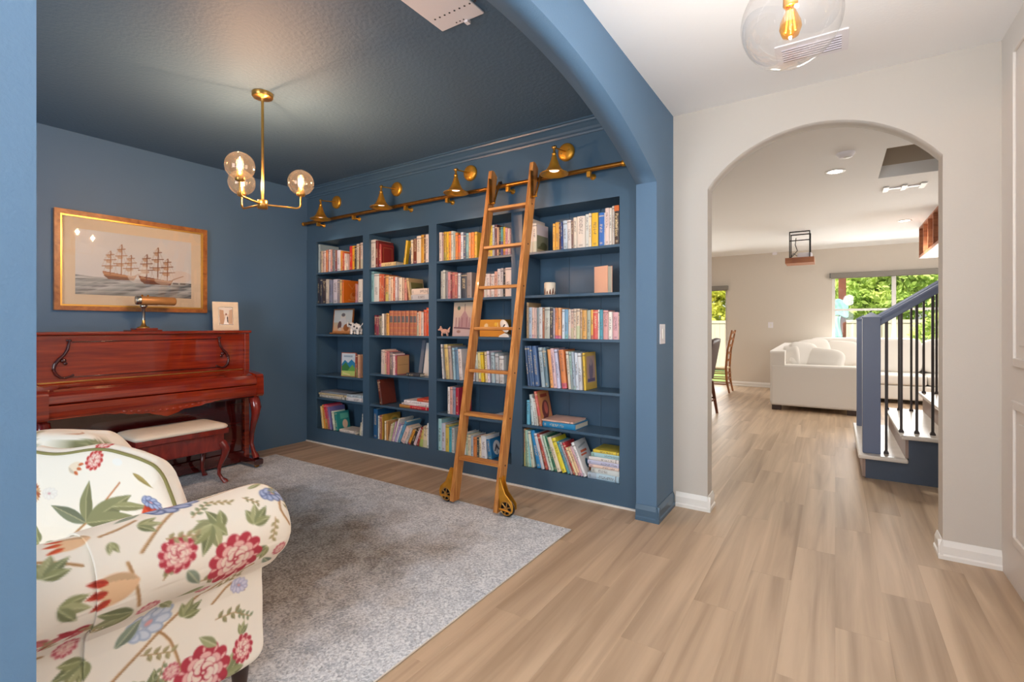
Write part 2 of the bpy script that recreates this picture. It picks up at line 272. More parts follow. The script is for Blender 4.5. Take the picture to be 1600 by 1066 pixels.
# ------------------------------------------------------------ painted prints (vertex colours on fine flat grids)
class Canvas:
    def __init__(s, w, h, bg): s.w, s.h = w, h; s.a = np.zeros((h, w, 3)); s.a[:] = np.array(s.c(bg)); s.Y, s.X = np.mgrid[0:h, 0:w].astype(float)
    def c(s, x): return [int(x[i:i+2], 16)/255 for i in (0, 2, 4)] if isinstance(x, str) else x
    def blend(s, mask, col, op=1): s.a += (np.array(s.c(col))-s.a)*(np.clip(mask, 0, 1)*op)[..., None]
    def ell(s, x, y, a, b, ang, col, op=1):
        ca, sa = math.cos(ang), math.sin(ang); dx, dy = s.X-x, s.Y-y; u, v = dx*ca+dy*sa, -dx*sa+dy*ca
        d = np.sqrt((u/a)**2+(v/b)**2); s.blend((1-d)*min(a, b)+.5, col, op)
    def leaf(s, x, y, l, w, ang, col, vein=None):
        ca, sa = math.cos(ang), math.sin(ang); dx, dy = s.X-x, s.Y-y; u, v = (dx*ca+dy*sa)/l, -dx*sa+dy*ca
        hw = w*np.sin(np.pi*np.clip(u, 0, 1)**.8); mk = np.where((u > 0) & (u < 1), hw-np.abs(v)+.5, 0); s.blend(mk, col)
        s.blend(np.where((u > 0) & (u < 1), np.clip(hw-v, 0, 1)*(v > .1*w), 0)*np.clip(hw-np.abs(v)+.5, 0, 1), [q*.82 for q in s.c(col)], .7)
        if vein: s.blend(np.where((u > 0) & (u < .95), .9-np.abs(v), 0), vein)
    def line(s, pts, w, col, op=1):
        for (x0, y0), (x1, y1) in zip(pts[:-1], pts[1:]):
            dx, dy = x1-x0, y1-y0; L2 = dx*dx+dy*dy+1e-9; t = np.clip(((s.X-x0)*dx+(s.Y-y0)*dy)/L2, 0, 1)
            s.blend(w/2+.5-np.hypot(s.X-x0-t*dx, s.Y-y0-t*dy), col, op)
    def rect(s, x0, y0, x1, y1, col, op=1): s.blend(((s.X >= x0) & (s.X < x1) & (s.Y >= y0) & (s.Y < y1)).astype(float), col, op)
    def poly(s, pts, col, op=1):
        ins = np.zeros_like(s.X, bool); n = len(pts)
        for i in range(n):
            (x0, y0), (x1, y1) = pts[i], pts[(i+1) % n]
            if y0 != y1: ins ^= ((y0 > s.Y) != (y1 > s.Y)) & (s.X < (x1-x0)*(s.Y-y0)/(y1-y0)+x0)
        s.blend(ins.astype(float), col, op)
    def rose(s, x, y, r, c0='b83a48', c1='eeb9b0', c2='f3dccb'):
        for k in range(11):
            a = k*2*math.pi/11; s.ell(x+.72*r*math.cos(a), y+.72*r*math.sin(a), .34*r, .27*r, a, c0)
            s.ell(x+.8*r*math.cos(a+.2), y+.8*r*math.sin(a+.2), .15*r, .06*r, a, c1)
        for ring, n, cc in ((.54, 8, c1), (.37, 6, c2), (.19, 5, c2)):
            for k in range(n):
                a = k*2*math.pi/n+ring*9; px, py = x+ring*r*math.cos(a), y+ring*r*math.sin(a)
                s.ell(px, py, .21*r, .26*r, a, c0); s.ell(px+.035*r*math.cos(a), py+.035*r*math.sin(a), .17*r, .22*r, a, cc); s.ell(px-.05*r*math.cos(a), py-.05*r*math.sin(a), .08*r, .10*r, a, c1)
        s.ell(x, y, .13*r, .11*r, .4, c0); s.ell(x, y, .06*r, .05*r, .4, c2)
    def peony(s, x, y, r, ang=0, c0='5c6a92', c1='aab4d2'):
        ca, sa = math.cos(ang), math.sin(ang)
        for k in range(9):
            a = k*2*math.pi/9; u, v = .62*r*math.cos(a), .38*r*math.sin(a); px, py = x+u*ca-v*sa, y+u*sa+v*ca
            s.ell(px, py, .36*r, .22*r, a*.5+ang, c0); s.ell(px, py, .28*r, .15*r, a*.5+ang, c1)
        s.ell(x, y, .26*r, .17*r, ang, c0); s.ell(x, y, .16*r, .1*r, ang, 'd9a0a0')
    def tulip(s, x, y, l, ang, c0='f0ddc4', c1='c8452f'):
        for d in (-.34, 0, .34):
            s.leaf(x, y, l, l*.2, ang+d, c0); q = (x+.62*l*math.cos(ang+d), y+.62*l*math.sin(ang+d)); s.leaf(q[0], q[1], l*.42, l*.09, ang+d, c1)
    def cluster(s, x, y, l, ang, n=5, cols=('949668', 'aaa97c', '858a62')):
        for k in range(n): s.leaf(x, y, l*(.75+.25*math.cos(k-n/2+.5)), l*.2, ang+(k-(n-1)/2)*.55, cols[k % len(cols)], 'c9c79a')
    def sprig(s, x, y, l, ang, n=6, col='a39a72'):
        ex, ey = x+l*math.cos(ang), y+l*math.sin(ang); s.line([(x, y), (ex, ey)], 1.2, 'b08a5a')
        for k in range(n):
            t = (k+.6)/n; s.leaf(x+t*l*math.cos(ang), y+t*l*math.sin(ang), l*.28, l*.08, ang+(.9 if k % 2 else -.9), col)
    def sample(s, fx, fy):                # fx,fy arrays in [0,1], fy up
        x = np.clip(fx, 0, 1)*(s.w-1); y = (1-np.clip(fy, 0, 1))*(s.h-1); x0 = np.floor(x).astype(int); y0 = np.floor(y).astype(int)
        x1 = np.minimum(x0+1, s.w-1); y1 = np.minimum(y0+1, s.h-1); tx = (x-x0)[..., None]; ty = (y-y0)[..., None]
        q = s.a[y0, x0]*(1-tx)*(1-ty)+s.a[y0, x1]*tx*(1-ty)+s.a[y1, x0]*(1-tx)*ty+s.a[y1, x1]*tx*ty
        return np.where(q <= .04045, q/12.92, ((q+.055)/1.055)**2.4)
def paint(m, cols):                        # cols (nverts,3) linear
    at = m.color_attributes.new('print', 'FLOAT_COLOR', 'POINT'); d = np.ones((len(m.vertices), 4)); d[:, :3] = np.asarray(cols).reshape(-1, 3); at.data.foreach_set('color', d.ravel().astype(np.float32))
def print_sheet(name, cv, origin, du, dv, parent, mt, nx=None, nz=None, label=None):
    # flat printed sheet: origin + u*du + v*dv, in the parent's local frame
    nx = nx or cv.w; nz = nz or cv.h; U, V = np.meshgrid(np.linspace(0, 1, nx), np.linspace(0, 1, nz))
    P = np.array(origin)+U[..., None]*np.array(du)+V[..., None]*np.array(dv); mb = MB(); mb.grid(P, False)
    m = bpy.data.meshes.new(name); m.from_pydata(mb.v, [], mb.f); paint(m, cv.sample(U.ravel(), V.ravel()))
    return link(name, m, mt, parent, label=label)
def text_mesh(name, body, size, parent, mt, mat4, ext=.0004):
    c = bpy.data.curves.new(name, 'FONT'); c.body = body; c.size = size; c.extrude = ext; c.align_x = 'CENTER'; c.align_y = 'CENTER'
    o = bpy.data.objects.new(name, c); COL.objects.link(o); dg = bpy.context.evaluated_depsgraph_get(); m = bpy.data.meshes.new_from_object(o.evaluated_get(dg)); bpy.data.objects.remove(o)
    m.transform(mat4); m.materials.clear(); return link(name, m, mt, parent)
# ============================================================ structure
H = 2.743
def struct(name, mb, mt, label, bev=0): return solo(name, mb, mt, label, 'structure', kind='structure', bev=bev)
floor = struct('floor', MB().box(-5.2, 4.0, -2.7, 11.4, -.2, -.012), M['slab'], 'floor of pale greige oak planks running through all the rooms')
PW, PL = .182, 1.22
pm = MB(); e_ = .0004
pm.loft([[(0, 0, -.012), (PW, 0, -.012), (PW, PL, -.012), (0, PL, -.012)], [(0, 0, -.0004), (PW, 0, -.0004), (PW, PL, -.0004), (0, PL, -.0004)],
         [(e_, e_, 0), (PW-e_, e_, 0), (PW-e_, PL-e_, 0), (e_, PL-e_, 0)]], True, True, False)
pmesh = pm.mesh('plank'); pmesh.materials.append(M['plank']); rest = MB(); fz = wloc(floor); np_ = 0
for i in range(-28, 22):
    x = i*PW; off = (i*37 % 11)/11*PL
    for j in range(-4, 11):
        y = j*PL+off-1.2
        if y > 11.2 or x < -5.05 or x > 3.8: continue
        cx, cy = x+PW/2, y+PL/2
        vis = (-1.75 < cx < 1.1 and -.2 < cy < 4.2) or (cx <= -1.75 and 2.1 < cy < 3.7) or (cy >= 4.2 and -2.7 < cx < 2.0 and cx > -.28*cy-.2)
        if vis: link('plank', pmesh, None, floor, (x-fz.x, y-fz.y, -fz.z)); np_ += 1
        else:
            y1 = min(y+PL, 11.35); rest.box(x+e_, x+PW-e_, max(y, -2.6)+e_, y1-e_, -.012, 0)
print('planks', np_)
r = part('planks', rest, M['plank'], floor); r['kind'] = 'stuff'
def arch_wall(axis, p0, p1, s0, s1, a0, a1, zs, zp, mtk, name, label, n=28, zt=H):
    mk = (lambda s, p, z: (p, s, z)) if axis == 'y' else (lambda s, p, z: (s, p, z))
    mb = MB(); c = (a0+a1)/2; hw = (a1-a0)/2; rise = zp-zs; R = (hw*hw+rise*rise)/(2*rise); zc = zp-R
    def face(pts): mb.add([mk(*q) for q in pts], [tuple(range(len(pts)))])
    xs = [a0+(a1-a0)*i/n for i in range(n+1)]; zz = [zc+math.sqrt(max(R*R-(x-c)**2, 0)) for x in xs]
    for p in (p0, p1):
        face([(s0, p, 0), (a0, p, 0), (a0, p, zs), (a0, p, zt), (s0, p, zt)]); face([(a1, p, 0), (s1, p, 0), (s1, p, zt), (a1, p, zt), (a1, p, zs)])
        for i in range(n): face([(xs[i], p, zz[i]), (xs[i+1], p, zz[i+1]), (xs[i+1], p, zt), (xs[i], p, zt)])
    for s in (a0, a1): face([(s, p0, 0), (s, p1, 0), (s, p1, zs), (s, p0, zs)])
    mb.add([mk(x, p, z) for x, z in zip(xs, zz) for p in (p0, p1)], [(2*i, 2*i+1, 2*i+3, 2*i+2) for i in range(n)], True)
    for s in (s0, s1): face([(s, p0, 0), (s, p1, 0), (s, p1, zt), (s, p0, zt)])
    face([(s0, p0, zt), (s1, p0, zt), (s1, p1, zt), (s0, p1, zt)])
    xs_ = [q[0] for q in mb.v]; ys_ = [q[1] for q in mb.v]; loc = ((min(xs_)+max(xs_))/2, (min(ys_)+max(ys_))/2, 0)
    m = mb.mesh(name, loc); bm = bmesh.new(); bm.from_mesh(m); bmesh.ops.remove_doubles(bm, verts=bm.verts, dist=1e-5); bmesh.ops.recalc_face_normals(bm, faces=bm.faces); bm.to_mesh(m); bm.free()
    return tag(link(name, m, M[mtk], None, loc), label, 'structure', kind='structure')
XL, XH0, XH1, YR0, YR1 = -4.85, -1.09, -.955, .21, 3.13
arch_wall('y', XH0, XH1, -2.5, 3.515, YR0, YR1, 2.19, 2.49, 'blue', 'wall_middle', 'blue wall with a wide arched opening between library and hall')
arch_wall('x', 3.515, 3.65, -.955, 4.0, -.725, .488, 2.2, 2.508, 'beige', 'wall_end', 'greige end wall of the hall with an arched opening')
struct('wall_left', MB().box(-4.97, XL, -2.65, 3.65, 0, H), M['blue'], 'blue library wall behind the piano and ship picture')
struct('wall_back', MB().box(XL, XH0, 3.256, 3.55, 2.205, H).box(-4.97, -.955, 3.55, 3.65, 0, H), M['bluesat'], 'blue library wall above and behind the built in bookcase')
struct('wall_front', MB().box(-4.97, XH0, -2.6, -2.45, 0, H), M['blue'], 'blue front wall of the library behind the camera')
struct('wall_entry', MB().box(XH0, .84, -2.65, -2.5, 0, H), M['beige'], 'greige entry wall of the hall behind the camera')
wr = struct('wall_right', MB().box(.72, .84, -2.5, 3.515, 0, H), M['panelw'], 'greige panelled wall on the right of the hall')
for z0, z1 in ((1.07, 2.61), (.217, .905)):                  # framed panels on the right wall
    for y1_ in (3.31, 2.21):
        y0_ = y1_-.9; w = .04
        for (a, b, c_, d) in ((y0_, y0_+w, z0, z1), (y1_-w, y1_, z0, z1), (y0_+w, y1_-w, z0, z0+w), (y0_+w, y1_-w, z1-w, z1)):
            part('panel_moulding', MB().box(.708, .7205, a, b, c_, d), M['panelw'], wr, bev=.004)
        part('panel', MB().box(.7145, .7205, y0_+w+.06, y1_-w-.06, z0+w+.06, z1-w-.06), M['panelw'], wr, bev=.003)
struct('ceiling', MB().box(-4.97, XH0+.02, -2.65, 3.55, H, H+.12), M['blueceil'], 'dark blue textured ceiling of the library')
struct('ceiling', MB().box(XH0+.02, .84, -2.65, 3.6, H, H+.12), M['white'], 'white ceiling of the entry hall')
hx0, hx1, hy0, hy1 = .36, 1.75, 5.13, 6.13
struct('ceiling', MB().box(-5.1, hx0, 3.6, 11.35, H, H+.12).box(hx1, 4.0, 3.6, 11.35, H, H+.12).box(hx0, hx1, 3.6, hy0, H, H+.12).box(hx0, hx1, hy1, 11.35, H, H+.12), M['white'], 'white ceiling of the living room with a stair opening')
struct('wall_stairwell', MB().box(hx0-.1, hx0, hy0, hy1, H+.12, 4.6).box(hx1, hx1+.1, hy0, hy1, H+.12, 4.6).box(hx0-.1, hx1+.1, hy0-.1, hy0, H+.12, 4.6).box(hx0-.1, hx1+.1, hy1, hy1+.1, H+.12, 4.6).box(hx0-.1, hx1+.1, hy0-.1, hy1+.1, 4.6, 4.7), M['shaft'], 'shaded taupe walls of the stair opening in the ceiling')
# living room shell
YB = 11.2; dx0, dx1, dz1 = -3.9, -1.918, 2.108; wx0, wx1, wz0, wz1 = -.051, 1.83, .75, 2.258
fw = MB()
for (a, b, c_, d) in ((-5.1, dx0, 0, H), (dx0, dx1, dz1, H), (dx1, wx0, 0, H), (wx0, wx1, 0, wz0), (wx0, wx1, wz1, H), (wx1, 4.0, 0, H)): fw.box(a, b, YB, YB+.15, c_, d)
struct('wall_far', fw, M['grey'], 'greige far wall of the living room with window and glass door')
struct('wall_living_left', MB().box(-5.1, -5.0, 3.65, YB, 0, H), M['grey'], 'greige left wall of the living room, out of view')
struct('wall_living_right', MB().box(3.9, 4.0, 3.65, YB, 0, H), M['grey'], 'greige right wall of the living room, out of view')
# rear window and glass door
w1 = struct('window_1', MB().box(wx0, wx0+.05, YB+.03, YB+.1, wz0, wz1).box(wx1-.05, wx1, YB+.03, YB+.1, wz0, wz1).box(wx0, wx1, YB+.03, YB+.1, wz0, wz0+.05).box(wx0, wx1, YB+.03, YB+.1, wz1-.05, wz1), M['trim'], 'white framed double window behind the sofa')
part('mullion', MB().box(.858, .92, YB+.02, YB+.11, wz0, wz1), M['trim'], w1)
for a, b in ((wx0+.05, .858), (.92, wx1-.05)):
    part('sash_rail', MB().box(a, b, YB+.04, YB+.09, 1.545, 1.585), M['trim'], w1)
    for z0, z1 in ((wz0+.05, 1.545), (1.585, wz1-.05)): part('pane', MB().box(a, b, YB+.06, YB+.064, z0, z1), M['pane'], w1)
part('window_sill', MB().box(wx0-.03, wx1+.03, YB-.04, YB+.03, wz0-.03, wz0), M['trim'], w1)
d1 = struct('door_1', MB().box(dx0, dx0+.06, YB+.03, YB+.1, 0, dz1).box(dx1-.035, dx1, YB+.03, YB+.1, 0, dz1).box(dx0, dx1, YB+.03, YB+.1, dz1-.05, dz1).box(dx0, dx1, YB+.03, YB+.1, 0, .05), M['trim'], 'white framed sliding glass door to the garden')
part('door_stile', MB().box(-2.98, -2.9, YB+.02, YB+.11, .05, dz1-.05), M['trim'], d1)
for a, b in ((dx0+.06, -2.98), (-2.9, dx1-.035)): part('pane', MB().box(a, b, YB+.06, YB+.064, .05, dz1-.05), M['pane'], d1)
for nm, x0, x1, z, lb in (('roller_shade', wx0-.03, wx1+.03, wz1, 'grey roller shade rolled up above the double window'), ('roller_shade', dx0-.03, dx1+.03, dz1, 'grey roller shade rolled up above the glass door')):
    t = thing(nm, ((x0+x1)/2, YB, z-.09), lb, 'blind', 'roller shades')
    part('cassette', MB().box(x0, x1, YB-.07, YB, z-.085, z+.005), M['shadegrey'], t, bev=.008); part('end_cap', MB().box(x0-.006, x0, YB-.075, YB, z-.09, z+.01), M['dark'], t); part('hem_bar', MB().box(x0+.02, x1-.02, YB-.045, YB-.03, z-.1, z-.085), M['shadegrey'], t)
# baseboards
def bb_prof(s): return [(0, 0), (s*.02, 0), (s*.02, .02), (s*.014, .028), (s*.014, .07), (s*.01, .082), (s*.004, .10), (0, .10)]
def baseboard(name, mt, label, pieces):      # pieces: (axis, const, s0, s1, dir)
    mb = MB()
    for ax, cst, s0, s1, sg in pieces:
        pr = bb_prof(sg); mb.prism([(cst+a, z) for a, z in pr], 'y' if ax == 'y' else 'x', s0, s1)
    struct(name, mb, M[mt], label)
baseboard('baseboard_middle', 'bluesat', 'blue baseboard wrapping the foot of the arch pillar', [('y', XH1, YR1-.0192, 3.5, 1), ('x', YR1, XH0-.0, XH1+.0206, -1), ('y', XH1, -2.5, YR0, 1)])
baseboard('baseboard_end', 'trim', 'white baseboard along the foot of the arched end wall', [('x', 3.515, -.935, -.7044, -1), ('x', 3.515, .4674, .72, -1), ('y', -.725, 3.4958, 3.67, 1), ('y', .488, 3.4958, 3.67, -1), ('x', 3.65, -5.0, -.725, 1)])
baseboard('baseboard_far', 'trim', 'greige baseboard along the far living room wall', [('x', YB, dx1+.01, 3.9, -1)])
struct('baseboard_back', MB().box(XL, -1.115, 3.238, 3.25, 0, .012), M['trim'], 'thin white strip along the foot of the bookcase')
cr = [(3.256, 2.655), (3.248, 2.655), (3.244, 2.668), (3.232, 2.676), (3.224, 2.69), (3.2, 2.712), (3.186, 2.72), (3.182, 2.73), (3.17, 2.733), (3.17, H), (3.256, H)]
struct('trim_1', MB().prism(cr, 'x', XL, XH0), M['bluesat'], 'blue crown moulding along the top of the bookcase wall')
# vents, switch, ceiling fittings
def vent(name, x0, x1, y0, y1, lab, n, ax, holes=False):
    t = thing(name, ((x0+x1)/2, (y0+y1)/2, H-.014), lab, 'vent')
    part('vent_plate', MB().box(x0, x1, y0, y1, H-.008, H), M['plastic'], t, bev=.003)
    for k in range(n):
        if ax == 'x': y = y0+.05+(y1-y0-.1)*k/(n-1); part('slat', MB().prism([(y-.007, H-.014), (y-.003, H-.014), (y+.007, H-.006), (y+.003, H-.006)], 'x', x0+.03, x1-.03), M['plastic'], t); part('slot', MB().box(x0+.03, x1-.03, y+.006, y+.012, H-.0095, H-.007), M['holes'], t)
    return t
v1 = thing('ceiling_vent', (-1.51, 1.66, H-.014), 'white stamped ceiling register on the blue library ceiling', 'vent')
part('vent_plate', MB().box(-1.637, -1.376, 1.47, 1.85, H-.01, H), M['plastic'], v1, bev=.004); part('damper_lever', MB().box(-1.49, -1.47, 1.84, 1.864, H-.02, H-.004), M['plastic'], v1)
for k in range(9): part('slot', MB().lathe([(.005, H-.0112), (.005, H-.008)], (-1.60+.03*k, 1.755, 0), 8), M['holes'], v1)
for k in range(3): part('slot', MB().lathe([(.004, H-.0112), (.004, H-.008)], (-1.53+.022*k, 1.83, 0), 8), M['holes'], v1)
vent('ceiling_vent', -.27, .058, 2.935, 3.16, 'white louvred vent on the hall ceiling behind the glass pendant', 6, 'x')
t = thing('ceiling_vent', (.61, 6.63, H-.02), 'slim white track style vent on the living room ceiling beside the stair opening', 'vent')
part('vent_plate', MB().box(.44, .78, 6.6, 6.66, H-.012, H), M['plastic'], t)
for x in (.455, .61, .765): part('vent_bracket', MB().box(x-.025, x+.025, 6.52, 6.74, H-.016, H-.006), M['trim'], t, bev=.003)
sm = thing('smoke_detector', (.075, 5.07, H-.04), 'round white smoke detector on the living room ceiling', 'detector')
part('housing', MB().lathe([(.068, H), (.068, H-.012), (.06, H-.022), (.05, H-.036), (.03, H-.04), (0, H-.04)], (.075, 5.07, 0)), M['plastic'], sm); part('detector_ring', MB().lathe([(.03, H-.04), (.03, H-.044), (.0, H-.044)], (.085, 5.06, 0), 16), M['trim'], sm)
for x, y, lb in ((0.0, 5.615, 'round recessed downlight nearest the smoke detector'), (.812, 8.78, 'round recessed downlight by the wooden cubby')):
    t = thing('downlight', (x, y, H-.008), lb, 'light', 'recessed ceiling lights'); part('trim_ring', MB().lathe([(.085, H), (.085, H-.006), (.062, H-.008), (.06, H-.002)], (x, y, 0), 28, caps=False), M['trim'], t)
    part('light_disc', MB().lathe([(.06, H-.003), (.06, H-.005), (0, H-.005)], (x, y, 0), 24), M['led'], t)
    light('downlight_lamp', 'SPOT', (x, y, H-.03), (0, 0, 0), 60, (1, .95, .86), spot_size=2.4, spot_blend=.7, shadow_soft_size=.06)
sw = thing('light_switch', (XH1, 3.247, 1.15), 'white rocker light switch on the blue pillar beside the hall arch', 'switch')
part('switch_plate', MB().box(XH1, XH1+.006, 3.19, 3.30, 1.145, 1.275), M['plastic'], sw, bev=.002); part('rocker', MB().box(XH1+.006, XH1+.011, 3.228, 3.262, 1.177, 1.243), M['trim'], sw, bev=.002)
sw = thing('light_switch', (-1.096, YB, 1.22), 'white light switch on the far living room wall left of the sofa', 'switch')
part('switch_plate', MB().box(-1.14, -1.05, YB-.006, YB, 1.22, 1.335), M['plastic'], sw, bev=.002); part('rocker', MB().box(-1.112, -1.078, YB-.011, YB-.006, 1.245, 1.31), M['trim'], sw)
solo('wall_sensor', MB().box(-1.06, -.98, YB-.05, YB, H-.05, H), M['plastic'], 'small white sensor box where far wall meets ceiling', 'sensor', bev=.006)
# ============================================================ rug
rg = solo('area_rug', MB().box(-4.56, -1.36, -.6, 2.72, 0, .009), M['rug'], 'large distressed grey and pale blue rug on the library floor', 'rug')
rb = MB(); rb.tube([(-4.56, 2.72, .0045), (-1.36, 2.72, .0045), (-1.36, -.6, .0045)], .0045, 8); part('edge_binding', rb, M['binding'], rg)
# ============================================================ bookcase
BAY = [(-4.682, -3.924), (-3.83, -3.04), (-2.947, -2.152), (-2.05, -1.25)]
SZ = [[1.835, 1.50, 1.172, .738, .494], [1.835, 1.50, 1.172, .795, .494], [1.835, 1.50, 1.172, .795, .494], [1.835, 1.50, 1.167, .792, .490]]
Z0, Z1, YF, YK = .16, 2.165, 3.25, 3.53
bc = thing('bookcase', (-2.97, 3.4, 0), 'dark blue built in bookcase of four bays filling the library wall', 'bookcase')
xe = [XL]+[q for b in BAY for q in b]+[-1.112]
ff = MB().box(XL, -1.112, YF, YF+.022, 0, Z0).box(XL, -1.112, YF, YF+.022, Z1, 2.205)
for i in range(0, 10, 2): ff.box(xe[i], xe[i+1], YF, YF+.022, Z0, Z1)
part('face_frame', ff, M['bluesat'], bc)
for i in range(0, 10, 2): part('divider', MB().box(xe[i]+.012, xe[i+1]-.012, YF+.022, YK, 0, 2.2) if i in (0, 8) else MB().box(xe[i], xe[i+1], YF+.022, YK, 0, 2.2), M['bluesat'], bc)
def bx_board(a, b, z, th, nm): part(nm, MB().box(a, b, YF+.004, YK, z-th, z), M['bluesat'], bc, bev=.002)
for k, (a, b) in enumerate(BAY):
    if k == 0: a -= .012
    if k == 3: b += .012
    for z in SZ[k]: bx_board(a, b, z, .02, 'shelf')
    part('shelf', MB().box(a, b, YF+.022, YK, Z0-.02, Z0), M['bluesat'], bc); part('top_board', MB().box(a, b, YF+.022, YK, Z1, Z1+.02), M['bluesat'], bc)
    n = 3
    for j in range(n):
        w = (b-a)/n; part('back_board', MB().box(a+j*w+.0012, a+(j+1)*w-.0012, YK, YK+.018, Z0-.02, Z1+.02), M['bluesat'], bc, bev=.002)
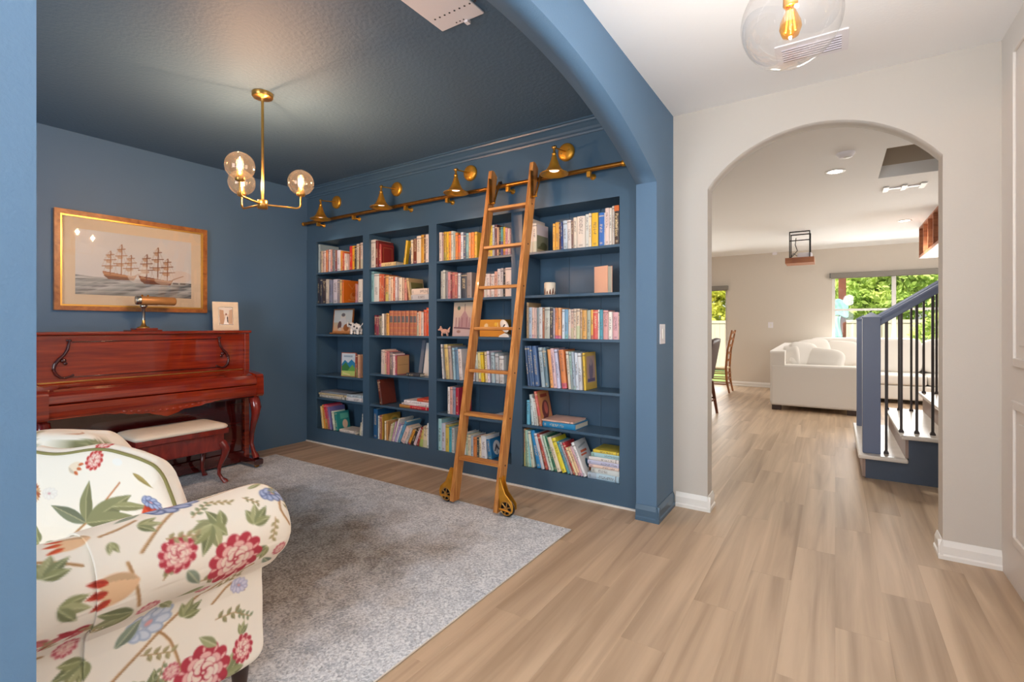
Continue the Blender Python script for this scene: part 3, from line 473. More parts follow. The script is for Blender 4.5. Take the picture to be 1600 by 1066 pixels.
# ============================================================ books
BT = """11 4679 4647 310 9fb4bc 0 25;11 4647 4622 234 8f8a86 0 0;11 4622 4595 235 d9c3a0 0 0;11 4595 4560 229 c9a9a0 0 0;11 4560 4541 230 e3d6cc 0 0;11 4541 4511 236 e08a5a 0 0;11 4511 4484 241 b07a70 0 0;11 4484 4462 235 cfd3d6 0 0;11 4462 4438 237 d8a090 0 0;11 4438 4412 231 6d7078 0 0;11 4412 4384 225 8a8f9a 0 0;11 4384 4352 223 8b4a44 0 0;11 4352 4301 219 e9e6f0 0 0;11 4301 4272 208 e39a35 0 0;11 4272 4240 191 d05a3a 0 0;11 4240 4215 177 efe0c8 0 0;11 4196 4167 173 e9dcd2 -12 0;11 4152 4112 243 d8382c 0 0;11 4112 4073 243 f0b030 0 0;11 4073 4046 233 3a2a22 0 0;11 4045 4002 255 e6d6c0 0 0;11 4002 3991 249 7a4a30 0 0;11 3991 3952 265 e3cfc0 0 0;12 4685 4641 279 2e3240 0 0;12 4641 4603 274 3a3c4c 0 0;12 4603 4541 262 4a3f44 0 0;12 4538 4496 259 d8cfc0 0 0;12 4492 4438 253 8a8fa8 0 0;12 4423 4345 253 dcd5e0 0 0;12 4345 4310 242 8d8690 0 0;12 4310 4272 240 e8c88a 0 0;12 4272 4245 239 d9701c 0 20;12 4066 4040 191 c07a70 0 0;12 4040 4015 179 a58488 0 0;12 4015 3952 232 ece5da 0 0;14 4059 4032 233 8a3a30 0 17;14 4031 4006 234 d9b090 0 19;14 4006 3991 224 c89878 0 15;16 4603 4572 238 e8d090 -9 18;16 4572 4541 256 e8a040 -9 18;16 4541 4505 263 c8304a -10 20;16 4505 4468 255 d86a80 -10 19;16 4468 4438 243 7a70a8 -11 20;16 4412 4384 203 d8e0cc -12 16;16 4378 4337 195 2a8a88 -10 16;16 4004 3980 130 e8e0c8 9 20;16 3978 3956 218 d8dcd8 5 20;21 3826 3758 275 ded6cc 0 20;21 3758 3719 262 7a2a26 0 20;21 3717 3686 226 b03a34 0 17;21 3379 3353 226 e0b52c 9 14;21 3321 3300 155 30343a 8 13;21 3281 3253 224 e8d8b8 0 0;21 3253 3206 231 7a3a22 0 0;21 3206 3155 251 e8dccb 0 0;21 3155 3118 258 d9a02c 0 0;21 3118 3094 251 6a4a2c 0 0;21 3094 3058 255 ecdcd4 0 0;22 3832 3786 300 7fb0b8 0 24;22 3786 3713 273 dfe3e0 0 20;22 3713 3680 270 d06a40 0 22;22 3680 3644 260 c8613c 0 22;22 3644 3624 251 8a3a28 0 0;22 3624 3577 249 e0a868 0 0;22 3577 3550 236 d8c8b8 0 0;22 3550 3518 234 e8c8a8 0 0;22 3518 3489 229 c86a4a 0 0;22 3489 3462 228 d8d4d8 0 0;22 3462 3434 222 b8a8a8 0 0;22 3434 3397 217 e6dcc8 0 0;22 3397 3366 215 c8a890 0 0;22 3366 3338 195 d89080 0 0;22 3308 3279 208 c8a878 -10 20;23 3780 3747 196 7a1c34 0 0;23 3747 3719 184 8a2a44 0 0;23 3719 3697 192 7a6a60 0 0;23 3697 3675 191 8a8878 0 0;23 3675 3644 210 e6e2d8 0 0;23 3644 3607 210 9a8a7a 0 0;23 3607 3571 213 e0a850 0 0;23 3570 3518 236 SET 0 0;23 3516 3464 235 SET 0 0;23 3462 3411 234 SET 0 0;23 3409 3358 233 SET 0 0;23 3356 3307 233 SET 0 0;23 3304 3255 232 SET 0 0;23 3253 3205 231 SET 0 0;23 3203 3182 214 d8c8b8 0 0;23 3180 3151 225 e8b090 0 0;23 3151 3122 217 d8d0c8 0 0;23 3121 3089 238 d9694a 0 0;23 3089 3057 255 e0562c 0 0;24 3686 3661 235 e6d6cc 0 0;24 3661 3634 239 dcc8bc 0 0;24 3633 3609 229 e8b8a8 0 0;24 3609 3566 222 c87878 0 0;24 3566 3523 216 8a7a80 0 0;24 3518 3489 202 e8d0cc 0 0;24 3489 3468 188 b04858 0 17;25 3697 3661 244 6a2e20 -10 19;26 3796 3737 288 1f5a8c 0 24;26 3731 3707 224 d8e6e4 0 0;26 3705 3673 234 a86a58 0 20;26 3673 3656 240 b8923a 0 23;26 3632 3613 184 e8e2c8 0 20;26 3612 3591 184 c89a60 0 17;26 3582 3562 166 d8c8b0 12 0;26 3562 3545 184 c8d0a0 14 0;26 3545 3525 198 c8a0c0 16 0;26 3524 3506 238 ece8e0 20 19;26 3504 3481 188 b8a8d8 21 0;26 3479 3456 175 d8e0f0 23 0;26 3455 3423 227 5aa0c8 25 20;26 3422 3367 168 e8d0c8 27 17;26 3366 3332 174 c8ccd0 27 0;26 3330 3296 149 e8a840 27 0;26 3295 3256 164 2a2a30 27 0;26 3255 3219 178 e0d0dc 26 0;26 3218 3185 181 a03040 20 0;26 3178 3137 172 d8c870 7 0;26 3134 3081 191 e8dcc0 2 0;26 3077 3055 223 e8f0f4 0 0;31 2935 2903 257 e3d8d0 0 0;31 2901 2882 247 b89898 0 0;31 2882 2849 256 c8a030 0 0;31 2849 2823 254 e8c020 0 0;31 2823 2797 254 e89848 0 0;31 2797 2772 255 d8d8d0 0 0;31 2772 2744 248 a8b8b0 0 0;31 2744 2716 234 ec8a3c 0 0;31 2714 2686 211 e06a48 0 0;31 2686 2656 231 dfe4ee 0 0;31 2656 2627 220 4a5a78 0 0;31 2627 2597 217 8ac0c4 0 0;31 2597 2573 218 e8b080 0 0;31 2573 2539 219 ec8c40 0 0;31 2539 2511 220 e8b840 0 0;31 2420 2394 185 b0c890 0 0;31 2394 2372 253 e8d040 0 0;31 2372 2352 254 e8cc28 0 0;31 2352 2330 256 c8c8d0 0 0;31 2330 2307 257 6a4048 0 0;31 2307 2289 233 e8b898 0 0;31 2289 2267 234 3a3a38 0 0;31 2267 2245 231 6ab8c0 0 0;31 2245 2223 229 e8c030 0 0;31 2223 2201 219 e8a8b0 0 0;31 2201 2182 213 f0dcd0 0 0;31 2182 2166 208 d8a8a0 0 0;32 2917 2890 248 a8aca8 0 0;32 2890 2863 255 c8ccc4 0 0;32 2859 2833 241 8a8890 0 0;32 2833 2802 235 d89898 0 0;32 2802 2782 234 7a2a38 0 0;32 2782 2751 228 c87870 0 0;32 2751 2721 226 b86860 0 0;32 2716 2686 217 d8dce4 0 0;32 2684 2622 214 3a4250 0 0;32 2620 2568 218 a09490 0 0;32 2468 2435 187 d86a50 0 0;32 2435 2412 196 eadcd4 0 0;32 2412 2380 195 e8dcd8 0 0;32 2380 2366 193 c8a8a0 0 0;32 2366 2334 192 ece0dc 0 0;32 2332 2303 209 e0b0a0 0 0;32 2301 2271 229 e8e2e4 0 0;32 2271 2245 231 dfdade 0 0;32 2240 2225 196 30282c 0 0;32 2225 2166 232 e6d4cc 0 0;34 2893 2874 306 d8d8dc -4 21;34 2851 2812 304 d8c078 -5 22;34 2810 2777 293 b8a8a0 -5 22;34 2766 2741 277 9cc0d0 -4 20;34 2739 2706 282 6a90b0 -4 20;34 2703 2666 268 e6dedc -4 20;34 2562 2535 248 d8d4e0 -3 20;34 2520 2494 249 d0dcd0 -3 20;34 2492 2465 246 e8e0a0 -3 20;34 2464 2433 247 e8cc30 -3 20;34 2420 2398 252 e8d8b0 -3 20;34 2396 2372 260 d8d0e0 -3 20;34 2358 2325 247 a8c0cc -2 21;34 2321 2287 241 c0c8d0 -2 21;34 2278 2236 224 dce0e4 -1 19;35 2836 2807 235 e4e4e6 0 14;35 2807 2775 237 d8a8a0 0 14;35 2775 2742 239 9098b0 0 14;35 2740 2706 234 b02a40 0 18;36 2949 2906 278 a8dce4 0 22;36 2904 2859 243 c8d0e4 0 21;36 2859 2818 232 d8c860 0 20;36 2818 2787 220 4ab0c8 0 19;36 2787 2756 216 c8d0d0 0 19;36 2666 2631 184 dde6ec 0 19;36 2631 2607 172 b8d4c0 0 18;36 2607 2578 175 ece6cc 0 18;36 2578 2549 175 b8ccdc 0 18;36 2549 2511 164 d88a50 0 18;36 2511 2487 168 3a4a50 0 18;36 2487 2462 171 e8dcb8 0 18;36 2461 2409 187 e4ecf4 -2 20;36 2394 2357 164 2a78b0 -9 16;41 1993 1966 263 e8d8cc 0 20;41 1965 1930 225 e8dcd0 0 19;41 1786 1766 202 e8b048 0 0;41 1765 1731 209 d8a040 0 0;41 1729 1716 199 6a4048 -2 0;41 1716 1700 206 2c4a8c -2 0;41 1698 1665 215 d3dce8 -1 0;41 1665 1633 216 e8dcd8 -1 0;41 1632 1614 210 8a6a60 -1 0;41 1614 1586 228 ddd0c0 0 0;41 1585 1521 232 e0d6cc 0 17;41 1520 1490 240 cfd6d4 0 0;41 1490 1470 244 e8ddc8 0 0;41 1469 1420 243 e8b92c 0 17;41 1414 1373 237 2c6cc0 0 0;41 1373 1365 234 d8e0ec 0 0;41 1364 1335 265 e6d0ca 0 0;41 1334 1315 262 dcd8d0 0 0;41 1313 1294 273 c8c0b8 0 0;41 1293 1259 272 3a2a26 0 18;43 2024 2005 280 b89a70 0 20;43 2004 1973 242 b8cce0 0 0;43 1973 1952 241 e8c8b8 0 0;43 1952 1930 237 d8b8b0 0 0;43 1930 1908 237 8a9aa0 0 0;43 1908 1879 240 dfe3e8 0 0;43 1879 1862 236 a86a50 0 0;43 1859 1813 239 cfd4cc 0 0;43 1811 1786 230 3a343c 0 0;43 1786 1766 230 a8a0b0 0 0;43 1766 1744 233 e08a50 0 0;43 1744 1717 233 e8a870 0 0;43 1709 1685 221 d3e0ec 0 0;43 1685 1657 221 7aa8c8 0 0;43 1657 1634 220 e0d0c4 0 0;43 1634 1613 220 d8b8a8 0 0;43 1613 1590 223 dcc8b4 0 0;43 1590 1562 223 e3cdb4 0 0;43 1562 1543 215 d0b090 0 0;43 1542 1507 211 e3ac60 0 0;43 1506 1477 211 b0b8a8 0 0;43 1477 1456 214 e8b858 0 0;43 1456 1420 210 d8605a 0 0;43 1420 1408 213 f0ece4 0 0;43 1408 1381 212 4a9ab0 0 0;43 1378 1341 208 d8a0a0 0 0;43 1339 1310 197 ece8e0 0 0;43 1309 1267 193 d8a8b0 0 0;43 1267 1258 190 f0d8c0 0 0;44 2010 1989 314 3f5a80 -6 20;44 1987 1966 314 4a6a98 -6 20;44 1965 1946 315 4a6a98 -6 20;44 1944 1906 315 5070a0 -6 20;44 1887 1853 305 b8d0dc -6 20;44 1852 1820 306 6a8898 -6 21;44 1807 1780 293 e8a868 -6 20;44 1779 1749 301 d8b8c0 -6 20;44 1748 1721 294 c8cce8 -6 19;44 1709 1669 292 e08a50 -6 20;44 1657 1634 282 d8d0c0 -5 21;44 1634 1615 279 9ab8b0 -4 21;44 1615 1593 279 a8b8c8 -4 21;44 1593 1569 273 d3dce8 -3 20;44 1568 1541 270 e0e4e8 -3 20;44 1530 1512 275 e8c040 -3 20;45 2022 1994 191 68b8d8 0 16;45 1975 1952 238 c8dce0 -5 18;45 1949 1929 212 dfe6e6 -8 17;45 1927 1911 206 d8d8d0 -9 17;45 1905 1881 268 d8605a -11 19;46 2059 2031 294 d8a070 0 0;46 2031 2010 284 88a890 -2 0;46 2009 1993 286 b8d8c8 -4 0;46 1992 1976 283 8ad0d8 -6 0;46 1976 1949 281 d8dcc8 -8 0;46 1927 1890 293 2a90d0 -12 0;46 1885 1858 276 d8dce4 -15 0;46 1850 1824 277 b04a40 -17 0;46 1823 1803 274 e8e4e0 -18 0;46 1803 1777 270 b8d8c0 -18 0;46 1775 1746 270 3a7a60 -19 0;46 1746 1711 266 e8e0c8 -20 0;46 1706 1668 264 e8dc40 -22 0;46 1662 1637 247 5aa0b0 -23 0;46 1636 1617 245 b8b0b8 -23 0;46 1616 1594 243 c03a40 -23 0;46 1594 1576 212 e8d8b0 -24 0;46 1575 1552 210 e8c8a0 -24 0;46 1551 1532 227 d8b0b8 -24 0;46 1531 1504 258 e8eaee -24 20"""
ORD = 'first second third fourth fifth sixth seventh eighth ninth tenth eleventh twelfth thirteenth fourteenth fifteenth sixteenth seventeenth eighteenth nineteenth twentieth 21st 22nd 23rd 24th 25th 26th 27th 28th 29th 30th 31st 32nd'.split()
SHN = ['top shelf', 'second shelf', 'third shelf', 'fourth shelf', 'fifth shelf', 'bottom shelf']
BYN = ['leftmost bay', 'second bay', 'third bay', 'rightmost bay']
NAMED = [('white', 'ebe9ea'), ('cream', 'e6dac4'), ('pale pink', 'e6c8bf'), ('pink', 'd89a98'), ('red', 'c03a38'), ('dark red', '7a2430'), ('orange', 'e0803a'), ('terracotta', 'c8684a'), ('tan', 'c8a47c'), ('brown', '7a4a30'), ('dark brown', '3e2c28'),
 ('yellow', 'e6cc38'), ('mustard', 'e0a848'), ('olive', '8f9058'), ('green', '3f7f60'), ('pale green', 'b8d0bc'), ('teal', '3a8a96'), ('pale blue', 'b4d0dc'), ('sky blue', '5aa8cc'), ('blue', '2c70b8'), ('dark blue', '3a4a70'), ('charcoal', '36383e'), ('grey', '8c8a8c'), ('pale grey', 'cbcbcd'), ('lilac', 'c0b4d4'), ('slate blue', '5a74a0'), ('mauve', 'a5868a')]
def cname(h):
    a = [int(h[i:i+2], 16) for i in (0, 2, 4)]
    return min(NAMED, key=lambda q: sum((x-int(q[1][i:i+2], 16))**2 for i, x in zip((0, 2, 4), a)))[0]
def book_mesh(t, D, Hh, shift):
    b = min(.003, t*.16); mb = MB(); pg = MB()
    po = [(0, .005), (t*.2, .0015), (t*.5, 0), (t*.8, .0015), (t, .005), (t, D), (t-b, D), (t-b, .009), (b, .009), (b, D), (0, D)]
    mb.prism([(x+shift, y) for x, y in po], 'z', 0, Hh); pg.box(b+shift, t-b+shift, .009, D-.004, .003, Hh-.004); return mb, pg
def make_book(t, D, Hh, hx, loc, ang=0, flat=False, label='', group=None, mt='book', jit=True):
    shift = -t if (ang > 0 and not flat) else 0
    mb, pg = book_mesh(t, D, Hh, shift)
    o = link('book', mb.mesh('book'), M[mt], None, loc, color=lin(hx)); o.rotation_euler = (0, math.pi/2 if flat else math.radians(ang), 0)
    tag(o, label, 'book', group); link('pages', pg.mesh('pages'), M['pages'], o); o['_t'] = t+shift; o['_D'] = D; o['_H'] = Hh
    return o
rowsd = {}
for ln in BT.split(';'):
    k, a, b, hh, hx, ang, dp = ln.split(); rowsd.setdefault((int(k[0]), int(k[1])), []).append((-int(a)/1000, -int(b)/1000, int(hh)/1000, hx, int(ang), int(dp)/100))
BOOKS = {}
for (bay, r), L_ in sorted(rowsd.items()):
    L_.sort(); n = len(L_); lx0, lx1 = BAY[bay-1]; zs = SZ[bay-1][r-1] if r < 6 else Z0
    g = 'books on the %s of the %s' % (SHN[r-1], BYN[bay-1]); cnt = {}
    # bay 3 is crossed by the ladder: count on each side of its left rail
    gap = max(range(1, n), key=lambda i: L_[i][0]-L_[i-1][1]) if (bay == 3 and r in (1, 2, 4, 6)) else None
    for i, (x0, x1, hh, hx, ang, dp) in enumerate(L_):
        x0 = max(x0, lx0+.002); x1 = min(x1, lx1-.002)
        th = math.radians(abs(ang)); t = (x1-x0)*math.cos(th)-.0008; D = dp or min(.2, max(.1, hh*.66)); D = min(D, .245)
        y = YF+.012+rng.uniform(0, .008); isset = hx == 'SET'; hx2 = 'b8735a' if isset else hx
        where = ORD[i]+' from the left'
        if gap: where = (ORD[i]+' from left before the ladder rail') if i < gap else (ORD[i-gap]+' right of the left ladder rail')
        how = 'leaning' if abs(ang) >= 7 else 'upright'
        lab = '%s %s book, %s, %s, %s' % (cname(hx2), how, where, SHN[r-1], BYN[bay-1])
        if isset: lab = 'terracotta volume with dark label band, %s, %s, %s' % (where, SHN[r-1], BYN[bay-1])
        o = make_book(t, D, hh-.001, hx2, (x1 if ang > 0 else x0, y, zs+.0003), ang, label=lab, group=g, mt='plain' if isset else 'book')
        if isset:
            for z0, z1 in ((.52, .78),): link('label_band', MB().prism([(0-.0003, .006), (t*.2, .0008), (t*.5, -.0006), (t*.8, .0008), (t+.0003, .006)], 'z', z0*hh, z1*hh).mesh('label_band'), M['bandgrey'], o)
            for z in (.1, .3, .5, .8, .93): link('gilt_line', MB().prism([(0, .0055), (t*.2, .001), (t*.5, -.0007), (t*.8, .001), (t, .0055)], 'z', z*hh, z*hh+.003).mesh('gilt_line'), M['gilt'], o)
        BOOKS[(bay, r, hx)] = o
def flat_stack(bay, r, z, items, y=YF+.015):
    n = len(items); g = 'books lying flat on the %s of the %s' % (SHN[r-1], BYN[bay-1])
    for i, (x0, x1, D, t, hx) in enumerate(items):
        pos = 'only one lying flat' if n == 1 else ('topmost of the flat stack' if i == n-1 else ('lowest of the flat stack' if i == 0 else ORD[i]+' from the bottom of flat stack'))
        o = make_book(t-.0006, D, x1-x0, hx, (x0, y+rng.uniform(0, .01), z+t), flat=True, label='%s book, %s, %s, %s' % (cname(hx), pos, SHN[r-1], BYN[bay-1]), group=g)
        BOOKS[(bay, r, 'f%d' % i)] = o; z += t
flat_stack(1, 5, .494, [(-4.655, -4.24, .2, .026, 'e2ddd2'), (-4.665, -4.20, .21, .022, 'd8c8a0'), (-4.64, -4.12, .2, .02, '8f9aa6')])
z = .494
for i, (t, hx, lb) in enumerate([(.038, 'e4e2e4', 'white thick book, lower of the pair at right end, fifth shelf, leftmost bay'), (.03, 'c0d4e0', 'pale blue book, upper of the pair at right end, fifth shelf, leftmost bay')]):
    make_book(t-.0006, .2, .27-.02*i, hx, (-4.2+.01*i, YF+.014, z+t), flat=True, label=lb, group='books lying flat on the fifth shelf of the leftmost bay'); z += t
flat_stack(1, 6, Z0, [(-4.31, -4.06, .17, .03, 'e0d8d0')])
flat_stack(2, 1, 1.835, [(-3.70, -3.49, .15, .04, 'e8c890')])
flat_stack(2, 2, 1.5, [(-3.29, -3.06, .15, .05, 'c8c8cc'), (-3.275, -3.05, .14, .055, 'e6d6ca')])
flat_stack(2, 4, .795, [(-3.335, -3.165, .07, .03, '3e434c')], YF+.01)
flat_stack(2, 5, .494, [(-3.435, -3.06, .22, .03, 'c8283c'), (-3.40, -3.055, .21, .02, 'e8dcdc'), (-3.37, -3.05, .2, .026, 'eceaf0'), (-3.2, -3.045, .18, .026, 'd8553c')])
flat_stack(3, 5, .494, [(-2.41, -2.17, .19, .02, 'd8c0b4'), (-2.36, -2.16, .18, .016, 'c8ccd8')])
flat_stack(4, 5, .49, [(-1.876, -1.60, .235, .042, '2c8cc0'), (-1.885, -1.62, .235, .014, 'e8c0b0')])
flat_stack(4, 6, Z0, [(-1.50, -1.262, .2, .042, 'b8d4e4'), (-1.475, -1.262, .2, .04, 'd8e0e0'), (-1.49, -1.262, .2, .022, 'e8d0c4'), (-1.5, -1.262, .2, .03, 'c4c8e4'), (-1.49, -1.262, .2, .026, 'e6e2e0'), (-1.475, -1.262, .2, .03, 'a8d0d8'), (-1.46, -1.264, .2, .022, 'e0c84a')])
# cover art on the books whose right-hand covers show
def cover(o, cv, label=None, m=.004): print_sheet('cover_print', cv, (o['_t']+.0008, .012, .006), (0, o['_D']-.018, 0), (0, 0, o['_H']-.012), o, M['print'], label=label)
cv = Canvas(40, 50, 'd8955c'); cv.ell(20, 28, 12, 14, .3, '7a3a3a'); cv.ell(22, 26, 6, 9, 0, 'c86a5a'); cv.rect(8, 5, 32, 10, 'b0482c'); cv.line([(10, 40), (30, 44)], 3, '5a2a30'); cover(BOOKS[(4, 5, 'd8605a')], cv)
cv = Canvas(44, 56, 'e6e8ec'); cv.line([(8, 10), (36, 6)], 3, 'a8b4bc'); cv.rect(10, 16, 34, 20, 'd86a48'); cv.rect(8, 22, 30, 25, 'd86a48'); cv.ell(18, 38, 6, 8, .3, '2c5a78'); cv.ell(34, 40, 4, 6, .2, '8a4a4a'); cv.ell(24, 50, 9, 5, 0, 'c8784a'); cover(BOOKS[(4, 6, 'e8eaee')], cv)
cv = Canvas(40, 44, '2a78b0'); cv.ell(21, 22, 14, 17, 0, 'e8e8ec'); cv.poly([(10, 30), (21, 12), (32, 30), (27, 30), (21, 21), (15, 30)], '4a4450'); cv.line([(21, 22), (21, 36)], 2, '4a4450'); cover(BOOKS[(3, 6, '2a78b0')], cv)
cv = Canvas(40, 56, 'e3bd58'); cv.rect(5, 5, 36, 46, 'cfa99a'); cv.ell(20, 26, 8, 17, .1, '8a7a90'); cv.ell(20, 14, 5, 6, 0, 'b8a4a4'); cv.rect(6, 40, 34, 45, '6a5a80'); cover(BOOKS[(4, 4, 'e8c040')], cv)
cv = Canvas(36, 50, 'd9a974'); cv.rect(3, 24, 34, 25, 'a8784a'); cover(BOOKS[(2, 4, 'b04858')], cv)
cv = Canvas(40, 56, 'd9701c'); cv.line([(12, 8), (22, 20), (30, 6)], 1.6, 'e0a070', .7); cv.ell(24, 38, 8, 9, 0, 'dc9a68', .7); cv.ell(26, 34, 5, 5, 0, 'c8601c'); cv.line([(12, 48), (32, 50)], 2, 'e8b890', .7); cover(BOOKS[(1, 2, 'd9701c')], cv)
cv = Canvas(40, 50, '8a2420'); cv.line([(6, 6), (34, 6), (34, 44), (6, 44), (6, 6)], 1, 'b07040'); cover(BOOKS[(2, 1, 'b03a34')], cv)
cv = Canvas(40, 40, '2a8a88'); cv.rect(10, 4, 38, 16, '5ab0a0'); cv.ell(24, 28, 9, 10, 0, 'd8b8a0'); cover(BOOKS[(1, 6, '2a8a88')], cv)
cv = Canvas(40, 56, 'dcd4dc'); cv.rect(0, 22, 40, 56, '8a8f78'); cv.ell(24, 42, 12, 8, 0, '5a5e3e'); cv.ell(12, 48, 8, 5, 0, '6a6a48'); cv.rect(0, 50, 40, 56, 'c0b494'); cover(BOOKS[(4, 1, 'e8dcd0')], cv)
cv = Canvas(40, 56, 'b8923a'); cv.ell(26, 16, 12, 13, 0, 'd8b050'); cv.ell(26, 18, 8, 9, 0, '7f9460'); cv.ell(20, 40, 10, 14, 0, '8a5a30'); cover(BOOKS[(2, 6, 'b8923a')], cv)
cv = Canvas(40, 56, 'd8c8a0'); cv.rect(0, 0, 40, 10, 'c8a878'); cv.rect(4, 10, 38, 40, '7a7440'); cv.ell(22, 28, 9, 7, 0, '5a5a34'); cover(BOOKS[(2, 2, 'c8a878')], cv)
cv = Canvas(30, 50, 'd2b894'); cv.rect(6, 8, 24, 12, 'a07c50'); cover(BOOKS[(1, 4, 'd9b090')], cv)
o = BOOKS[(4, 1, '3a2a26')]
link('spine_cap', MB().box(-.0003, o['_t']+.0003, -.0006, .05, o['_H']*.86, o['_H']+.0006).mesh('spine_cap'), base('orange_cloth', 'd06a30', .5), o)
text_mesh('spine_title', 'Paradise Lost', .030, o, base('title_ink', 'f0d8a8', .5), Matrix.Translation((o['_t']/2, -.0012, o['_H']*.5)) @ Matrix.Rotation(math.pi/2, 4, 'X') @ Matrix.Rotation(-math.pi/2, 4, 'Z'))
for b_ in BOOKS.values():
    pass
# ------------------------------------------------------------ framed and face-out things on the shelves
def standing(name, label, cat, cv, x, y, z, w, h, th, mt, tilt=0, yaw=0, border=0, mtp='printm', group=None):
    o = link(name, MB().box(-w/2, w/2, 0, th, 0, h).mesh(name), M[mt], None, (x, y, z)); o.rotation_euler = (math.radians(-tilt), 0, math.radians(yaw)); tag(o, label, cat, group)
    print_sheet('picture' if cat == 'picture' else 'cover_print', cv, (-w/2+border, -.0008, border), (w-2*border, 0, 0), (0, 0, h-2*border), o, M[mtp]); return o
cv = Canvas(60, 66, 'c3d0d4')
for k in range(30): cv.rect(0, 36+k, 60, 37+k, [.76+.006*k, .74-.002*k, .66-.006*k])
cv.ell(30, 20, 8, 10, 0, 'd8d4cc'); cv.ell(30, 14, 6, 5, 0, '6a6a70'); cv.ell(30, 36, 13, 14, 0, 'd4d6d8'); cv.ell(20, 44, 6, 12, .1, '6a4a48'); cv.ell(42, 50, 9, 10, 0, 'a0602c'); cv.ell(22, 56, 6, 6, 0, 'd8c8b8'); cv.rect(0, 60, 60, 66, 'c88a50')
t = standing('framed_picture', 'wooden framed picture of a pale seated figure, third shelf, leftmost bay', 'picture', cv, -4.395, 3.36, 1.176, .30, .27, .014, 'frame', 6, 4, .012)
link('ledge', MB().box(-.155, .155, -.03, 0, 0, .012).mesh('ledge'), M['frame'], t)
cv = Canvas(50, 62, 'cfe0ee'); cv.rect(8, 6, 40, 11, '9ab4cc'); cv.poly([(0, 30), (12, 18), (24, 26), (36, 16), (50, 26), (50, 46), (0, 46)], '2f86b8'); cv.poly([(0, 36), (16, 24), (32, 40), (26, 52), (0, 52)], '3f7f4a'); cv.poly([(24, 46), (40, 30), (50, 40), (50, 52), (24, 52)], '6fae58'); cv.rect(0, 48, 50, 62, 'bcd47a'); cv.line([(6, 54), (30, 58)], 4, 'e6d89a')
o = standing('book', 'colourful picture book standing face out with green hills, fourth shelf, leftmost bay', 'book', cv, -4.215, 3.30, .7385, .20, .245, .016, 'plain', 2, 6, .006, 'print', 'face out books'); o.color = (*lin('c87860'), 1)
cv = Canvas(46, 66, 'e9e7e2'); cv.ell(23, 24, 15, 19, 0, 'dfe6dd'); cv.poly([(14, 30), (20, 20), (24, 8), (27, 18), (31, 8), (32, 24), (29, 34), (20, 34), (12, 35)], '56606c'); cv.ell(26, 26, 3, 4, 0, 'b8c0c4'); cv.line([(14, 34), (22, 32)], 2, '2c3036')
o = standing('art_print', 'white card print of a dark dog head leaning, fourth shelf, second bay', 'picture', cv, -3.145, 3.38, .7955, .18, .31, .006, 'plastic', 9, 0, .002)
g_ = solo('grey_slate', MB().prism([(0, 0), (.006, 0), (.066, .33), (.06, .33)], 'x', -3.285, -3.245), M['greyboard'], 'grey board leaning left of the dog print, fourth shelf, second bay', 'board'); g_.location = (-3.265, 3.40, .7955)
cv = Canvas(56, 70, 'd9bfae')
for k in range(70): cv.rect(0, k, 56, k+1, [.84-.001*k, .76-.0012*k, .66+.0004*k])
cv.ell(14, 12, 4, 4, 0, '4a6a5c'); cv.line([(30, 4), (30, 20)], 1.5, '7a5a60'); cv.poly([(20, 30), (30, 16), (40, 30), (44, 52), (14, 52)], 'b58f92')
for x in (8, 16, 24, 36, 44): cv.line([(x, 32), (x, 50)], 2, '9a6a72')
cv.line([(4, 52), (52, 54)], 3, '7a5560'); cv.ell(16, 60, 5, 3, 0, 'a07a70')
o = standing('book', 'pale pink book face out showing a domed building, third shelf, third bay', 'book', cv, -2.715, 3.33, 1.1725, .235, .30, .02, 'plain', 5, 0, .001, 'print', 'face out books'); o.color = (*lin('d8c0b0'), 1)
bx = thing('storage_box', (-2.375, 3.30, 1.1725), 'orange box with pale printed motif, third shelf, third bay', 'box')
part('box_base', MB().box(-2.50, -2.245, 3.29, 3.40, 1.1725, 1.225), M['plain'], bx, bev=.003, color=lin('d98f2c')); part('box_lid', MB().box(-2.503, -2.242, 3.287, 3.403, 1.227, 1.315), M['plain'], bx, bev=.003, color=lin('e09a30'))
cv = Canvas(50, 20, 'e09a30'); cv.ell(14, 11, 4, 5, .3, 'f0d0a0'); cv.line([(8, 15), (20, 14)], 1.5, 'f4e0c0'); cv.ell(34, 8, 3, 4, 0, 'f0c040'); cv.line([(38, 5), (38, 14)], 1.5, 'f4d890')
print_sheet('motif', cv, (-.12, -.0145, .06), (.24, 0, 0), (0, 0, .075), bx, M['print'])
# white oval plaque on a stand
pq = thing('plaque', (-2.24, 3.27, 1.1725), 'white oval plaque on a small white stand beside the orange box', 'ornament')
mb = MB(); mb.M = Matrix.Translation((-2.235, 3.275, 1.262)) @ Matrix.Rotation(math.radians(-12), 4, 'X') @ Matrix.Rotation(math.radians(-38), 4, 'Y'); mb.sphere((0, 0, 0), 1, 20, 10, .036, .008, .062); part('oval', mb, M['ceramic'], pq)
mb = MB(); mb.tube([(-2.245, 3.266, 1.25), (-2.225, 3.264, 1.275)], .004, 6); part('mark', mb, M['dark'], pq)
part('stand', MB().prism([(-2.285, 1.1725), (-2.18, 1.1725), (-2.19, 1.19), (-2.225, 1.205), (-2.275, 1.185)], 'y', 3.262, 3.30), M['ceramic'], pq, bev=.003)
def blob(name, parts_, mt, loc, label, cat, vox=.004, rot=0):
    mb = MB()
    for c_, rx, ry, rz in parts_: mb.sphere(c_, 1, 12, 8, rx, ry, rz)
    o = link(name, mb.mesh(name), mt, None, loc); o.rotation_euler[2] = rot
    r_ = o.modifiers.new('merge', 'REMESH'); r_.mode = 'VOXEL'; r_.voxel_size = vox; r_.use_smooth_shade = True; s_ = o.modifiers.new('soften', 'SMOOTH'); s_.iterations = 3; s_.factor = .5
    return tag(o, label, cat)
